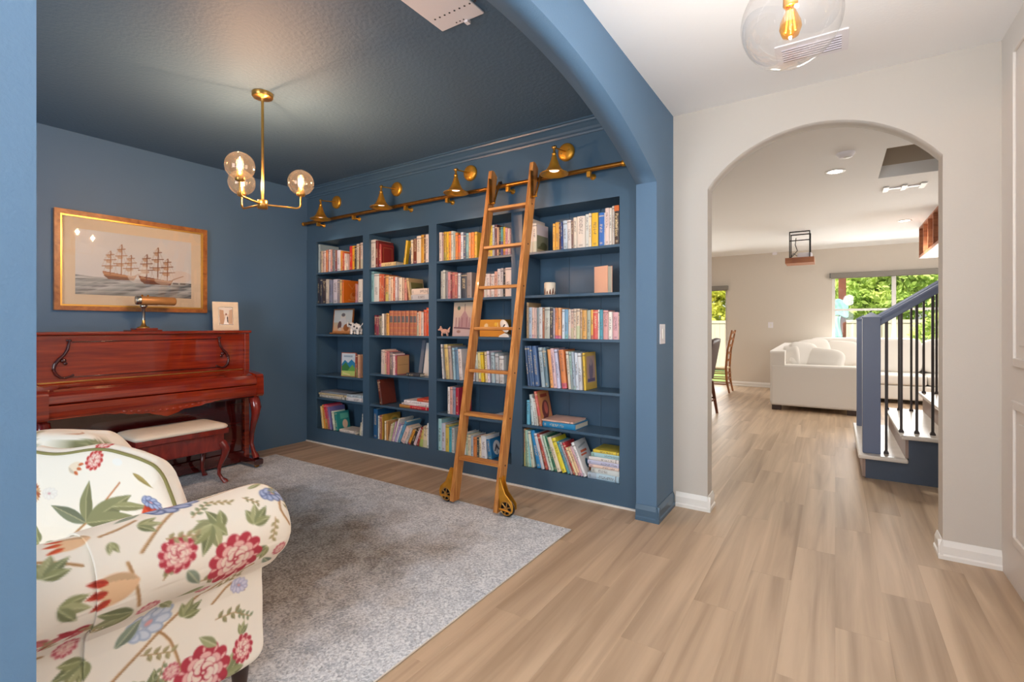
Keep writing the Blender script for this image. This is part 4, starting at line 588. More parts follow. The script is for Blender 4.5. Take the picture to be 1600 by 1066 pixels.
el = [((0, 0, .068), .058, .034, .036), ((-.062, 0, .088), .030, .026, .028), ((-.03, -.028, .085), .02, .008, .026), ((-.03, .028, .085), .02, .008, .026)]
for x in (-.04, .038):
    for y in (-.018, .018): el += [((x, y, .04), .015, .014, .03), ((x-.002, y, .014), .017, .015, .013)]
for k in range(8): a = k/7; el.append(((-.085-.028*math.sin(a*2.2), 0, .082+.05*a*a-.012*math.sin(a*3)), .011-.004*a, .011-.004*a, .011-.004*a))
for k in range(5): el.append(((.056+.008*k, 0, .075+.009*k), .006, .006, .006))
for y in (-.016, .016): el.append(((-.086, y, .072), .014, .004, .004))
e1 = blob('elephant_figurine', el, M['ceramic'], (-4.085, 3.30, 1.172), 'white ceramic elephant figurine with raised trunk, third shelf, leftmost bay', 'figurine')
e1.scale = (1.22, 1.1, 1.12)
for k, (x, y, z) in enumerate([(.01, -.034, .075), (.04, -.03, .06), (-.06, -.026, .095), (-.03, -.035, .09)]): link('dark_patch', MB().sphere((x, y, z), 1, 10, 6, .011, .003, .009).mesh('dark_patch'), M['dark'], e1)
pg = [((0, 0, .042), .034, .02, .022), ((-.034, 0, .062), .018, .015, .016), ((-.052, 0, .056), .01, .008, .008), ((.036, 0, .05), .01, .008, .022), ((-.036, -.012, .08), .006, .004, .011), ((-.036, .012, .08), .006, .004, .011), ((.046, 0, .075), .005, .004, .012)]
for x in (-.022, .024):
    for y in (-.011, .011): pg.append(((x, y, .016), .008, .008, .018))
blob('animal_figurine', pg, M['pink'], (-2.885, 3.29, 1.172), 'small pinkish clay animal figurine, third shelf, third bay', 'figurine', .003, .5)
cd = thing('candle', (-1.83, 3.30, 1.50), 'white pillar candle with dark leaf band, second shelf, rightmost bay', 'candle')
part('wax', MB().lathe([(.042, 1.50), (.044, 1.503), (.044, 1.59), (.04, 1.596), (.0, 1.592)], (-1.83, 3.30, 0), 28), M['cream'], cd)
mb = MB()
for k in range(12):
    a = k*2*math.pi/12; r_ = .0446; h_ = .03+.012*(k % 3); q = [(-1.83+r_*math.cos(a+d), 3.30+r_*math.sin(a+d), z) for d, z in ((-.2, 1.502), (.2, 1.502), (.1, 1.502+h_), (-.05, 1.502+h_*.8))]; mb.add(q, [(0, 1, 2, 3)])
part('leaf_band', mb, M['bark'], cd); mb = MB(); mb.tube([(-1.83, 3.30, 1.59), (-1.829, 3.30, 1.604)], .0012, 6); part('wick', mb, M['black'], cd)
o = make_book(.05, .135, .195, 'eab59a', (-1.465, 3.385, 1.5003), label='pale pink hardback book standing alone at right, second shelf, rightmost bay', group='books on the second shelf of the rightmost bay', mt='plain'); o.rotation_euler[2] = math.radians(-110)
# ============================================================ ladder rail, lamps, ladder
YRL, ZRL = 3.185, 2.366
t = thing('ladder_rail', (-3.0, YRL, ZRL), 'long brass ladder rail running under the wall lamps', 'rail')
part('rail_tube', MB().tube([(-4.80, YRL, ZRL), (-1.20, YRL, ZRL)], .0165, 14), M['brassd'], t)
for x in (-4.805, -1.195): part('end_cap', MB().lathe([(.0165, -.012), (.021, -.01), (.021, .01), (.0165, .012)], (x, YRL, ZRL), 14, 'x'), M['brass'], t)
for x in (-4.55, -3.98, -3.26, -2.763, -2.14, -1.45):
    mb = MB().lathe([(.022, 3.256), (.022, 3.25), (.009, 3.246), (.009, 3.19)], (x, 0, ZRL-.034), 12, 'y'); mb.box(x-.013, x+.013, 3.17, 3.2, ZRL-.052, ZRL-.014); part('rail_bracket', mb, M['brass'], t)
lampthings = []
for i, x in enumerate((-4.334, -3.445, -2.565, -1.662)):
    lb = ['brass swing wall lamp nearest the left corner', 'second brass wall lamp from the left corner', 'brass wall lamp just left of the ladder', 'brass wall lamp just right of the ladder'][i]
    if i: lamp = copy_tree(lampthings[0]); lamp.location.x = x; lamp['label'] = lb; lampthings.append(lamp); light('sconce_bulb', 'SPOT', (x, 3.06, 2.352), (0, 0, 0), 1.6, (1, .85, .68), spot_size=2.2, spot_blend=.6, shadow_soft_size=.03); continue
    t = thing('wall_lamp', (x, 3.256, 2.55), lb, 'lamp', 'brass wall lamps over the bookcase'); lampthings.append(t); ys = 3.06
    part('wall_plate', MB().lathe([(.0, 3.228), (.045, 3.229), (.062, 3.236), (.066, 3.243), (.066, 3.256)], (x, 0, 2.55), 30, 'y'), M['brass'], t)
    for dz in (-.035, .035): part('screw', MB().sphere((x+.03 if dz > 0 else x-.03, 3.229, 2.55+dz*.3), .006, 10, 6), M['gold'], t)
    part('arm', MB().tube([(x, 3.232, 2.55), (x, 3.07, 2.53)], .0055, 10), M['brass'], t)
    part('knuckle', MB().sphere((x, ys, 2.53), .013, 14, 9).lathe([(.009, -.016), (.009, .016)], (x, ys, 2.53), 12, 'x'), M['gold'], t)
    part('stem', MB().lathe([(.009, 2.53), (.0085, 2.49), (.015, 2.488), (.016, 2.478), (.012, 2.474), (.018, 2.462), (.021, 2.452), (.021, 2.435), (.026, 2.432)], (x, ys, 0), 18), M['brass'], t)
    prof = [(.024, 2.440), (.027, 2.43), (.034, 2.41), (.045, 2.386), (.06, 2.366), (.08, 2.352), (.097, 2.345), (.102, 2.341), (.101, 2.337), (.095, 2.338), (.078, 2.347), (.058, 2.361), (.043, 2.381), (.03, 2.41), (.02, 2.43)]
    part('shade', MB().lathe(prof, (x, ys, 0), 36, caps=False), M['brass'], t)
    part('lens', MB().lathe([(.0, 2.362), (.03, 2.361), (.036, 2.366), (.034, 2.372), (0, 2.372)], (x, ys, 0), 20), M['lens'], t)
    light('sconce_bulb', 'SPOT', (x, 3.06, 2.352), (0, 0, 0), 1.6, (1, .85, .68), spot_size=2.2, spot_blend=.6, shadow_soft_size=.03)
# rolling ladder: front edge line from (y,z)=(2.625,.02) to (3.098,2.475)
LY0, LZ0, LY1, LZ1 = 2.63, .03, 3.098, 2.475; sl = (LY1-LY0)/(LZ1-LZ0)
ly = lambda z: LY0+(z-LZ0)*sl
ld = thing('library_ladder', (-2.06, 2.66, 0.009), 'tall golden oak rolling library ladder leaning on the brass rail', 'ladder')
RX = ((-2.262, -2.232), (-1.886, -1.856)); DP = .078
for a, b in RX: part('side_rail', MB().prism([(ly(LZ0), LZ0), (ly(LZ0)+DP*.9, LZ0), (ly(2.44)+DP, 2.44), (ly(LZ1)+.03, LZ1+.0), (ly(LZ1), LZ1)], 'x', a, b), M['oak'], ld, bev=.004)
for z in (.333, .64, .947, 1.255, 1.56, 1.868, 2.17):
    y = ly(z); part('tread', MB().box(RX[0][1], RX[1][0], y+.004, y+DP-.002, z-.022, z), M['oakh'], ld, bev=.004)
    for xx in (RX[0][0]-.002, RX[1][1]): part('plug', MB().lathe([(.006, xx), (.006, xx+.002)], (0, y+.04, z-.011), 10, 'x'), M['dleg'], ld)
for a, b in RX:                                              # roller hooks over the brass rail, on the inner/right faces
    x = b; h_ = part('top_hook', MB().box(x, x+.006, ly(2.17)+.012, ly(2.17)+.05, 2.20, 2.40), M['brassd'], ld)
    part('hook_arm', MB().tube([(x+.02, ly(2.2)+.05, 2.215), (x+.02, 3.15, 2.34), (x+.02, YRL-.03, ZRL+.006), (x+.02, YRL-.018, ZRL+.026), (x+.02, YRL, ZRL+.031), (x+.02, YRL+.02, ZRL+.026)], .0075, 10), M['brassd'], ld)
    part('roller', MB().lathe([(.012, x+.01), (.009, x+.02), (.012, x+.03)], (0, YRL-.002, ZRL+.029), 12, 'x'), M['black'], ld)
    part('pin', MB().lathe([(.007, x-.001), (.007, x+.034)], (0, ly(2.2)+.045, 2.215), 10, 'x'), M['brass'], ld)
for sd, xo in ((-1, RX[0][0]), (1, RX[1][1])):               # castors roll along the rail: axles run front to back
    R = .046; wx_, wz = xo+sd*.056, .009+R; y0 = 2.652; X_ = lambda d: xo+sd*d
    pl = [(X_(.0), .262), (X_(.012), .262), (X_(.018), .235), (X_(.045), .165), (X_(.085), .122), (X_(.108), .095), (X_(.108), .06), (X_(.10), .05), (X_(.092), .082), (X_(.07), .106), (X_(.04), .106), (X_(.018), .088), (X_(.008), .06), (X_(.0), .06)]
    w = part('castor_bracket', MB().prism(pl, 'y', y0, y0+.007), M['brass'], ld, bev=.002)
    part('side_plate', MB().prism([(y0, .05), (y0+.06, .05), (ly(.22)+.06, .255), (ly(.22)+.0, .255), (y0, .12)], 'x', min(xo, X_(.006)), max(xo, X_(.006))), M['brass'], w, bev=.002)
    part('bracket_rib', MB().tube([(X_(.012), y0-.001, .252), (X_(.022), y0-.001, .222), (X_(.05), y0-.001, .158), (X_(.098), y0-.001, .115), (X_(.109), y0-.001, .085), (X_(.105), y0-.001, .055)], .0055, 8).tube([(X_(.008), y0-.002, .055), (X_(.104), y0-.002, .05)], .006, 8), M['brass'], w)
    part('back_fork', MB().prism(pl, 'y', y0+.046, y0+.052), M['brass'], w)
    wh = part('wheel', MB().lathe([(.02, y0+.010), (R-.004, y0+.010), (R, y0+.014), (R, y0+.038), (R-.004, y0+.042), (.02, y0+.042)], (wx_, 0, wz), 28, 'y'), M['rubber'], ld)
    hub = MB()
    for k in range(6):
        a = k*2*math.pi/6+.3; hub.tube([(wx_, y0+.002, wz+.012), (wx_+.043*math.cos(a), y0+.002, wz+.012+.043*math.sin(a))], .0045, 6)
    hub.tube([(wx_+.044*math.cos(q*math.pi/10), y0+.002, wz+.012+.044*math.sin(q*math.pi/10)) for q in range(21)], .0042, 6); hub.lathe([(.011, y0-.004), (.011, y0+.006)], (wx_, 0, wz+.012), 12, 'y'); part('spokes', hub, M['gold'], wh)
# ============================================================ chandelier and pendant
cx, cy = -3.04, 1.725; zb = 2.035
ch = thing('chandelier', (cx, cy, zb), 'satin gold three armed chandelier with clear amber glass globes', 'chandelier')
part('canopy', MB().lathe([(.062, H), (.062, H-.022), (.056, H-.03), (.012, H-.032), (.01, H-.05)], (cx, cy, 0), 30), M['gold'], ch)
part('rod', MB().tube([(cx, cy, H-.03), (cx, cy, zb+.18), (cx, cy, zb)], .0085, 12), M['gold'], ch)
part('hub', MB().lathe([(.0, zb-.026), (.03, zb-.026), (.03, zb+.026), (.011, zb+.03), (.0, zb+.03)], (cx, cy, 0), 24), M['gold'], ch)
cs, sn = .8345, .551
for k, al in enumerate((30, 150, 265)):
    r_, d_ = math.cos(math.radians(al)), math.sin(math.radians(al)); ux, uy = r_*cs-d_*sn, r_*sn+d_*cs; q = .225
    P_ = lambda f, z: (cx+ux*f, cy+uy*f, z)
    arc = [P_(q-.03+.03*math.sin(a), zb+.03-.03*math.cos(a)) for a in np.linspace(0, math.pi/2, 7)]
    arm = part('arm', MB().tube([P_(.02, zb), P_(.1, zb)]+arc+[P_(q, zb+.09)], .0062, 10), M['gold'], ch)
    gx, gy, gz = P_(q, zb+.172)
    part('socket', MB().lathe([(.012, zb+.08), (.026, zb+.086), (.026, zb+.112), (.018, zb+.118), (.018, zb+.135), (.0, zb+.135)], (gx, gy, 0), 20), M['gold'], arm)
    ring = [(.03, zb+.096)]+[(.082*math.sin(a), gz-.082*math.cos(a)) for a in np.linspace(.42, math.pi-.02, 18)]
    part('globe', MB().lathe(ring, (gx, gy, 0), 32, caps=False), M['amber'], arm)
    part('bulb', MB().lathe([(.014, zb+.135), (.02, zb+.16), (.02, zb+.20), (.012, zb+.222), (0, zb+.228)], (gx, gy, 0), 18), M['amber'], arm)
    part('filament', MB().tube([(gx-.006, gy, zb+.145), (gx-.005, gy, zb+.21), (gx+.005, gy, zb+.21), (gx+.006, gy, zb+.145)], .0032, 6), M['fil'], arm)
    light('chandelier_bulb', 'POINT', (gx, gy, zb+.18), (0, 0, 0), 27, (1, .64, .46), shadow_soft_size=.012)
px_, py_, pz_ = -.122, 1.836, 2.262
pd = thing('pendant_light', (px_, py_, pz_), 'large clear glass globe pendant with amber filament bulb in the hall', 'light')
part('canopy', MB().lathe([(.07, H), (.07, H-.02), (.02, H-.03), (.012, H-.05)], (px_, py_, 0), 28), M['gold'], pd)
part('rod', MB().tube([(px_, py_, H-.04), (px_, py_, pz_+.12)], .009, 12), M['gold'], pd)
part('globe', MB().lathe([(.045, pz_+.143)]+[(.148*math.sin(a), pz_+.148*math.cos(a)) for a in np.linspace(.3, math.pi-.02, 24)], (px_, py_, 0), 40, caps=False), M['glass'], pd)
part('socket', MB().lathe([(.02, pz_+.13), (.022, pz_+.05), (.018, pz_+.045), (0, pz_+.045)], (px_, py_, 0), 18), M['gold'], pd)
b_ = part('bulb', MB().lathe([(.013, pz_+.045), (.016, pz_+.03), (.03, pz_-.005), (.033, pz_-.025), (.024, pz_-.05), (.0, pz_-.062)], (px_, py_, 0), 22), clear_glass('amber_bulb', (1, .68, .28), .1, .002), pd)
mb = MB()
for k in range(4):
    a = k*math.pi/2; mb.tube([(px_+.006*math.cos(a), py_+.006*math.sin(a), pz_+.035), (px_+.014*math.cos(a), py_+.014*math.sin(a), pz_-.035)], .0022, 6)
part('filament', mb, M['filo'], b_); light('pendant_bulb', 'POINT', (px_, py_, pz_-.085), (0, 0, 0), 24, (1, .96, .92), shadow_soft_size=.02)
# ============================================================ piano
pn = thing('upright_piano', (-4.55, 1.68, 0), 'glossy red mahogany upright piano with carved front legs', 'piano')
PY0, PY1 = .93, 2.42; XB = -4.84
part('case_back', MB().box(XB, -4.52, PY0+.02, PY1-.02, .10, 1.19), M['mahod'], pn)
for y in (PY0, PY1-.045): part('side_panel', MB().box(XB, -4.478, y, y+.045, .06, 1.196), M['maho'], pn, bev=.006)
part('top_lid', MB().box(XB-.005, -4.462, PY0-.012, PY1+.012, 1.198, 1.222), M['maho'], pn, bev=.008)
part('upper_panel', MB().box(-4.53, -4.492, PY0+.045, PY1-.045, .86, 1.196), M['maho'], pn, bev=.002)
for z in (1.15, .902): part('panel_moulding', MB().tube([(-4.49, 1.17 if z > 1 else 1.155, z), (-4.49, 2.14 if z > 1 else 2.16, z)], .004, 8), M['mahod'], pn)
for sg, yc in ((1, 1.115), (-1, 2.195)):
    q = [(0.045, 1.158), (.04, 1.15), (.035, 1.12), (.03, 1.095), (.012, 1.06), (-.015, 1.03), (-.037, .995), (-.042, .96), (-.03, .925), (-.006, .902), (.02, .90), (.045, .91), (.058, .915)]
    sc = part('music_scroll', MB().tube([(-4.484, yc+sg*a, z) for a, z in q], [.005, .007, .010, .011, .010, .012, .012, .010, .010, .009, .008, .006, .004], 10), M['mahod'], pn)
    mb = MB()
    for (a, z, r_) in ((.01, 1.02, .016), (.02, 1.0, .012), (.045, 1.16, .01), (.03, 1.162, .008), (.06, .916, .008)): mb.sphere((-4.484, yc+sg*a, z), r_, 10, 7, .6, 1, 1)
    part('carved_leaf', mb, M['mahod'], sc)
fb = [(-4.50, .872), (-4.47, .868), (-4.45, .858), (-4.33, .838), (-4.29, .826), (-4.262, .80), (-4.256, .752), (-4.266, .745), (-4.50, .745)]
part('fallboard', MB().prism(fb, 'y', PY0+.062, PY1-.062), M['maho'], pn, bev=.004)
part('key_slip', MB().prism([(-4.50, .742), (-4.25, .742), (-4.25, .70), (-4.255, .66), (-4.27, .655), (-4.50, .655)], 'y', PY0+.062, PY1-.062), M['maho'], pn, bev=.003)
for y in (PY0+.002, PY1-.062): part('key_block', MB().prism([(-4.5, .865), (-4.30, .842), (-4.262, .835), (-4.245, .82), (-4.24, .66), (-4.26, .64), (-4.50, .64)], 'y', y, y+.06), M['maho'], pn, bev=.006)
ap = [(PY0+.06, .66)]; n = 60
for i in range(n+1):
    y = PY0+.06+(PY1-PY0-.12)*i/n; u = (y-1.675)/.38
    ap.append((y, .648-(.055*(.5+.5*math.cos(math.pi*u))*(1+.25*math.cos(u*9)) if abs(u) < 1 else 0)-.006*abs(math.sin(i*.9))*(abs(u) < 1)))
ap.append((PY1-.06, .66)); part('carved_apron', MB().prism(ap, 'x', -4.285, -4.262), M['maho'], pn)
mb = MB()
for k in range(13):
    y = 1.675+(k-6)*.045; u = (y-1.675)/.38; mb.sphere((-4.262, y, .655-.03*(.5+.5*math.cos(math.pi*u))), .012, 10, 6, .5, 1.3, .8)
part('apron_carving', mb, M['maho'], pn)
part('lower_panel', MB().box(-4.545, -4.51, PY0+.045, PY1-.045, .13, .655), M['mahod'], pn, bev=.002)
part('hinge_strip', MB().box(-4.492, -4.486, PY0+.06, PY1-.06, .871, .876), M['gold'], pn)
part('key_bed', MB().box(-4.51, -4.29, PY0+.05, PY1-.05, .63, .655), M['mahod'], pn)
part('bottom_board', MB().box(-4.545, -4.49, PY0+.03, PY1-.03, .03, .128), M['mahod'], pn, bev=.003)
def cab(x, y, z1, z0, out, r0, sgn=(1, 0)):
    pts, rs = [], []
    for t_, b_, r_ in ((0, .0, 1.25), (.08, .012, 1.3), (.18, .024, 1.25), (.30, .018, 1.0), (.45, .002, .78), (.62, -.012, .62), (.78, -.014, .52), (.9, .002, .55), (.96, .018, .8), (1, .022, .85)):
        pts.append((x+sgn[0]*out*b_*40, y+sgn[1]*out*b_*40, z1+(z0-z1)*t_)); rs.append(r0*r_)
    return MB().tube(pts, rs, 12)
for y in (PY0+.045, PY1-.045):
    lg = part('front_leg', cab(-4.335, y, .64, .09, .05, .034), M['maholeg'], pn)
    part('leg_carving', MB().sphere((-4.268, y, .55), .014, 10, 7, .7, 1.2, 2.2).sphere((-4.264, y, .50), .011, 10, 7, .7, 1.1, 1.8), M['maholeg'], lg)
    part('toe_block', MB().box(-4.53, -4.235, y-.04, y+.04, .035, .088), M['mahod'], pn, bev=.012)
    for x in (-4.28, -4.6): part('castor', MB().lathe([(.02, -.014), (.024, -.008), (.024, .008), (.02, .014)], (x, y, .0335), 14, 'y'), M['brassd'], pn)
# bench
BX0, BX1, BY0, BY1 = -4.44, -4.06, 1.40, 2.03
bn = thing('piano_bench', (-4.25, 1.715, .009), 'cherry wood piano bench with padded cream seat', 'bench')
def rrect(x0, x1, y0, y1, r, n=6):
    P = []
    for cx_, cy_, a0 in ((x1-r, y1-r, 0), (x0+r, y1-r, 90), (x0+r, y0+r, 180), (x1-r, y0+r, 270)):
        for k in range(n+1): a = math.radians(a0+90*k/n); P.append((cx_+r*math.cos(a), cy_+r*math.sin(a)))
    return P
def cushion_rings(x0, x1, y0, y1, r, zz):       # zz list of (inset, z)
    return [[(x, y, z) for x, y in rrect(x0+i, x1-i, y0+i, y1-i, max(r-i*.3, .01))] for i, z in zz]
part('seat_pad', MB().loft(cushion_rings(BX0-.005, BX1+.005, BY0-.005, BY1+.005, .05, [(.006, .447), (0, .455), (0, .466), (.012, .478), (.05, .49), (.12, .494)])), M['cream'], bn)
part('seat_frame', MB().box(BX0, BX1, BY0, BY1, .405, .447), M['maholeg'], bn, bev=.006); part('music_box', MB().box(BX0+.025, BX1-.025, BY0+.025, BY1-.025, .275, .405), M['maholeg'], bn, bev=.006)
for x, sx in ((BX0+.04, -1), (BX1-.04, 1)):
    for y, sy in ((BY0+.04, -1), (BY1-.04, 1)): part('leg', cab(x, y, .335, .01, .03, .026, (sx*.8, sy*.8)), M['maholeg'], bn)
# things on the piano
lp = thing('piano_lamp', (-4.66, 1.66, 1.222), 'brass piano lamp with long tan cylinder shade on a dark wood base', 'lamp')
part('wood_base', MB().box(-4.74, -4.58, 1.55, 1.765, 1.222, 1.232), M['maho'], lp, bev=.004); part('upper_base', MB().box(-4.72, -4.60, 1.59, 1.74, 1.232, 1.246), M['maho'], lp, bev=.004)
part('foot', MB().lathe([(.042, 1.246), (.042, 1.252), (.02, 1.262), (.013, 1.28), (.011, 1.31)], (-4.66, 1.66, 0), 20), M['gold'], lp); part('stem', MB().lathe([(.011, 1.30), (.011, 1.405), (.016, 1.41), (.03, 1.425), (.014, 1.435)], (-4.66, 1.66, 0), 16), M['chrome'], lp)
sh = part('shade', MB().lathe([(.0, 1.605), (.03, 1.606), (.034, 1.615), (.034, 1.87), (.03, 1.878), (0, 1.879)], (-4.64, 0, 1.468), 22, 'y'), M['tanmetal'], lp)
part('end_cap', MB().lathe([(0, 1.60), (.032, 1.601), (.0355, 1.606), (.0355, 1.63)], (-4.64, 0, 1.468), 22, 'y', caps=False), M['chrome'], sh); part('bracket', MB().tube([(-4.66, 1.66, 1.43), (-4.655, 1.69, 1.436), (-4.645, 1.72, 1.436), (-4.64, 1.75, 1.436)], .005, 8), M['brassd'], lp)
for y in (1.64, 1.68): part('knob', MB().sphere((-4.63, y, 1.506), .008, 10, 7), M['brassd'], sh)
cv = Canvas(70, 84, 'e8dcc8')
cv.rect(0, 0, 70, 84, 'ddc9b0'); cv.rect(0, 0, 70, 34, 'e6ddd2'); cv.poly([(0, 10), (22, 14), (26, 84), (0, 84)], 'c39a78'); cv.poly([(70, 8), (52, 14), (46, 84), (70, 84)], 'cba98c'); cv.rect(26, 50, 46, 84, 'c0a48c'); cv.ell(35, 34, 4, 6, 0, '8a5a44'); cv.poly([(33, 40), (40, 40), (48, 84), (20, 84)], 'f2ede8'); cv.poly([(38, 46), (44, 46), (46, 78), (40, 70)], '2c2622')
pf = link('photo_frame', MB().box(-.105, .105, 0, .018, 0, .262).mesh('photo_frame'), base('cream_frame', 'ead8bd', .5, var=.08, vscale=14), None, (-4.62, 2.285, 1.2225), bev=.004); pf.rotation_euler = (math.radians(-7), 0, math.radians(78)); tag(pf, 'cream photo frame with a small couple picture on the piano', 'picture')
link('inner_frame', MB().box(-.058, .058, -.003, .001, .05, .214).mesh('inner_frame'), M['chrome'], pf, bev=.001); print_sheet('photo', cv, (-.053, -.0035, .055), (.106, 0, 0), (0, 0, .154), pf, M['printm'])
# ship picture on the left wall
FY0, FY1, FZ0, FZ1 = 1.156, 2.212, 1.382, 2.142; XF = -4.85
pc = thing('ship_picture', (XF, (FY0+FY1)/2, FZ0), 'large framed print of two tall sailing ships above the piano', 'picture')
def frame_bars(y0, y1, z0, z1, w, prof_x, name, mt, par):    # mitred bars
    for (a, b, c_, d) in (((y0, z0), (y1, z0), (y1-w, z0+w), (y0+w, z0+w)), ((y0, z1), (y1, z1), (y1-w, z1-w), (y0+w, z1-w)), ((y0, z0), (y0, z1), (y0+w, z1-w), (y0+w, z0+w)), ((y1, z0), (y1, z1), (y1-w, z1-w), (y1-w, z0+w))):
        part(name, MB().prism([a, b, c_, d], 'x', XF, XF+prof_x), mt, par, bev=.004)
frame_bars(FY0, FY1, FZ0, FZ1, .034, .034, 'frame_bar', M['frame'], pc); frame_bars(FY0+.034, FY1-.034, FZ0+.034, FZ1-.034, .012, .026, 'gilt_slip', M['gilt'], pc)
part('mat_board', MB().box(XF, XF+.012, FY0+.04, FY1-.04, FZ0+.04, FZ1-.04), M['mat_'], pc)
cv = Canvas(230, 142, 'd6dce0'); Yg, Xg = cv.Y, cv.X
nz = lambda sx, sy, k: sum(np.sin(Xg*sx*f+Yg*sy*f*1.7+k*f*3.1)*np.cos(Yg*sy*f-Xg*sx*.4*f+k) / f for f in (1, 2.1, 4.3, 7.7))
cv.blend(np.clip(.5+.4*nz(.018, .03, 1), 0, 1)*.35, 'e9ebea'); cv.blend(np.clip((Xg/230-.2), 0, 1)*.3, 'e0e2e2')
hz = 98+2*np.sin(Xg*.05)+Xg*.03; sea = np.clip(Yg-hz, 0, 1); cv.blend(sea, '8f9aa0'); w_ = np.clip(.5+.55*nz(.05, .22, 2), 0, 1)
cv.blend(sea*w_, 'c9d2d6', .9); cv.blend(sea*np.clip(nz(.06, .3, 5)-.35, 0, 1), '4f565c', .9); cv.blend(sea*np.clip((Yg-126)/16, 0, 1), '6f6f68', .5); cv.blend(sea*np.clip((Xg-150)/80, 0, 1)*np.clip(nz(.08, .3, 8), 0, 1), '3f464c', .8)
def ship(x, y, s_, op, hull='a0643c', rig='8a5e40'):
    cv.poly([(x-24*s_, y-9*s_), (x-16*s_, y-8*s_), (x+20*s_, y-3*s_), (x+30*s_, y-5*s_), (x+25*s_, y+5*s_), (x-15*s_, y+5*s_), (x-21*s_, y-1*s_)], hull, op); cv.poly([(x-22*s_, y-1*s_), (x+26*s_, y+1*s_), (x+24*s_, y+5*s_), (x-15*s_, y+5*s_)], '6a3f26', op*.8); cv.line([(x-21*s_, y-5*s_), (x+26*s_, y-1*s_)], 1.4*s_, 'd8b890', op*.7)
    for dx, hh in ((-12, 46), (5, 60), (20, 42)):
        mx = x+dx*s_; cv.line([(mx, y-4*s_), (mx+1*s_, y-hh*s_)], 1.5*s_, rig, op)
        for f, wd in ((.42, 12), (.66, 9), (.86, 6)):
            yy = y-hh*f*s_; cv.line([(mx-wd*s_, yy+1.5*s_), (mx+wd*s_, yy-1*s_)], 1.3*s_, rig, op); cv.ell(mx-2*s_, yy+3*s_, wd*.5*s_, 3.4*s_, 0, 'b07c50', op*.55); cv.line([(mx-wd*s_, yy), (mx, y-hh*s_)], .5, rig, op*.4); cv.line([(mx+wd*s_, yy), (mx, y-hh*s_)], .5, rig, op*.4)
        cv.line([(mx, y-hh*s_*.9), (mx+12*s_, y-4*s_)], .5, rig, op*.4); cv.line([(mx, y-hh*s_*.9), (mx-11*s_, y-5*s_)], .5, rig, op*.4)
    cv.line([(x+28*s_, y-5*s_), (x+46*s_, y-13*s_)], 1.3*s_, rig, op*.8)
ship(76, 98, 1.22, .92, 'a86c40', '966440'); cv.ell(112, 94, 18, 16, 0, 'e3e3df', .55); ship(148, 104, 1.36, 1, '8a4f2c', '75472c'); cv.ell(126, 82, 8, 14, .2, 'e8e6e0', .5); cv.ell(168, 100, 20, 10, 0, 'dfdfdb', .5); cv.ell(205, 88, 26, 14, 0, 'd8c8be', .4)
for x in (196, 212): cv.rect(x-8, 104, x+4, 108, '4a5258', .7)
print_sheet('picture', cv, (.0125, FY0+.125-(FY0+FY1)/2, 1.507-FZ0), (0, .806, 0), (0, 0, .503), pc, M['printm'])
part('glazing', MB().box(XF+.0185, XF+.0195, FY0+.042, FY1-.042, FZ0+.042, FZ1-.042), M['pane'], pc)
# ============================================================ floral armchair
ac = thing('armchair', (-2.2, .62, .009), 'floral cream chintz armchair with rolled arms in the near left corner', 'armchair')
FLB = 'f6ecdc'
cv = Canvas(330, 330, FLB)                    # arm canvas: x = y 0.1..1.1 m, rows = height along the arm profile 0..0.95 m
AX = lambda y: (y-.1)*329; AS = lambda s: (1-s/.95)*329
def fl(fn, y, s, *a, **k): getattr(cv, fn)(AX(y), AS(s), *a, **k)
for pts in ([(.55, .60), (.62, .67), (.70, .73), (.80, .76), (.90, .78), (.97, .74), (.98, .66), (.95, .60), (.99, .54)], [(.52, .60), (.54, .52), (.55, .46)], [(.50, .20), (.60, .28), (.70, .33), (.80, .40), (.88, .44)], [(.70, .10), (.66, .26), (.60, .32)], [(.30, .70), (.38, .66), (.44, .62)], [(.78, .30), (.86, .36), (.92, .30)], [(.58, .72), (.53, .70), (.48, .69)], [(.20, .30), (.30, .40), (.38, .36)]):
    P_s = np.array(pts); tt = np.arange(len(pts)); t2 = np.linspace(0, len(pts)-1, 8*len(pts)); pts = [(float(np.interp(q, tt, P_s[:, 0])*.5+.25*np.interp(q-.35, tt, P_s[:, 0])+.25*np.interp(q+.35, tt, P_s[:, 0])), float(np.interp(q, tt, P_s[:, 1])*.5+.25*np.interp(q-.35, tt, P_s[:, 1])+.25*np.interp(q+.35, tt, P_s[:, 1]))) for q in t2]
    cv.line([(AX(a), AS(b)) for a, b in pts], 2.4, 'c9a074'); cv.line([(AX(a)+.8, AS(b)+.8) for a, b in pts], 1.0, 'a07448')
for y, s, l, ang, n in ((.765, .60, 26, -2.2, 4), (.74, .62, 30, 2.0, 5), (.86, .58, 24, -1.0, 4), (.90, .50, 20, 2.4, 3), (.54, .45, 34, 3.0, 3), (.57, .69, 20, .3, 3), (.50, .66, 14, 1.6, 2), (.70, .30, 22, -.9, 4), (.83, .06, 28, -.6, 5), (.90, .16, 16, -1.2, 3), (.36, .62, 24, -.9, 4), (.38, .54, 24, .4, 3), (.60, .10, 34, -1.7, 4), (.66, .80, 24, .2, 3), (.93, .78, 16, -1.4, 3), (.46, .30, 26, 2.6, 4), (.25, .45, 24, 0, 4)): fl('cluster', y, s, l, ang, n)
for y, s, l, ang in ((.80, .25, 34, .1), (.70, .47, 30, .2), (.99, .60, 24, -1.4), (.60, .52, 22, -.8), (.86, .68, 18, .9), (.52, .1, 30, -1.0)): fl('sprig', y, s, l, ang)
fl('rose', .80, .495, 26); fl('rose', .755, .105, 29); fl('rose', .64, .572, 16); fl('rose', .905, .115, 15); fl('rose', .33, .20, 24); fl('rose', .86, .86, 20)
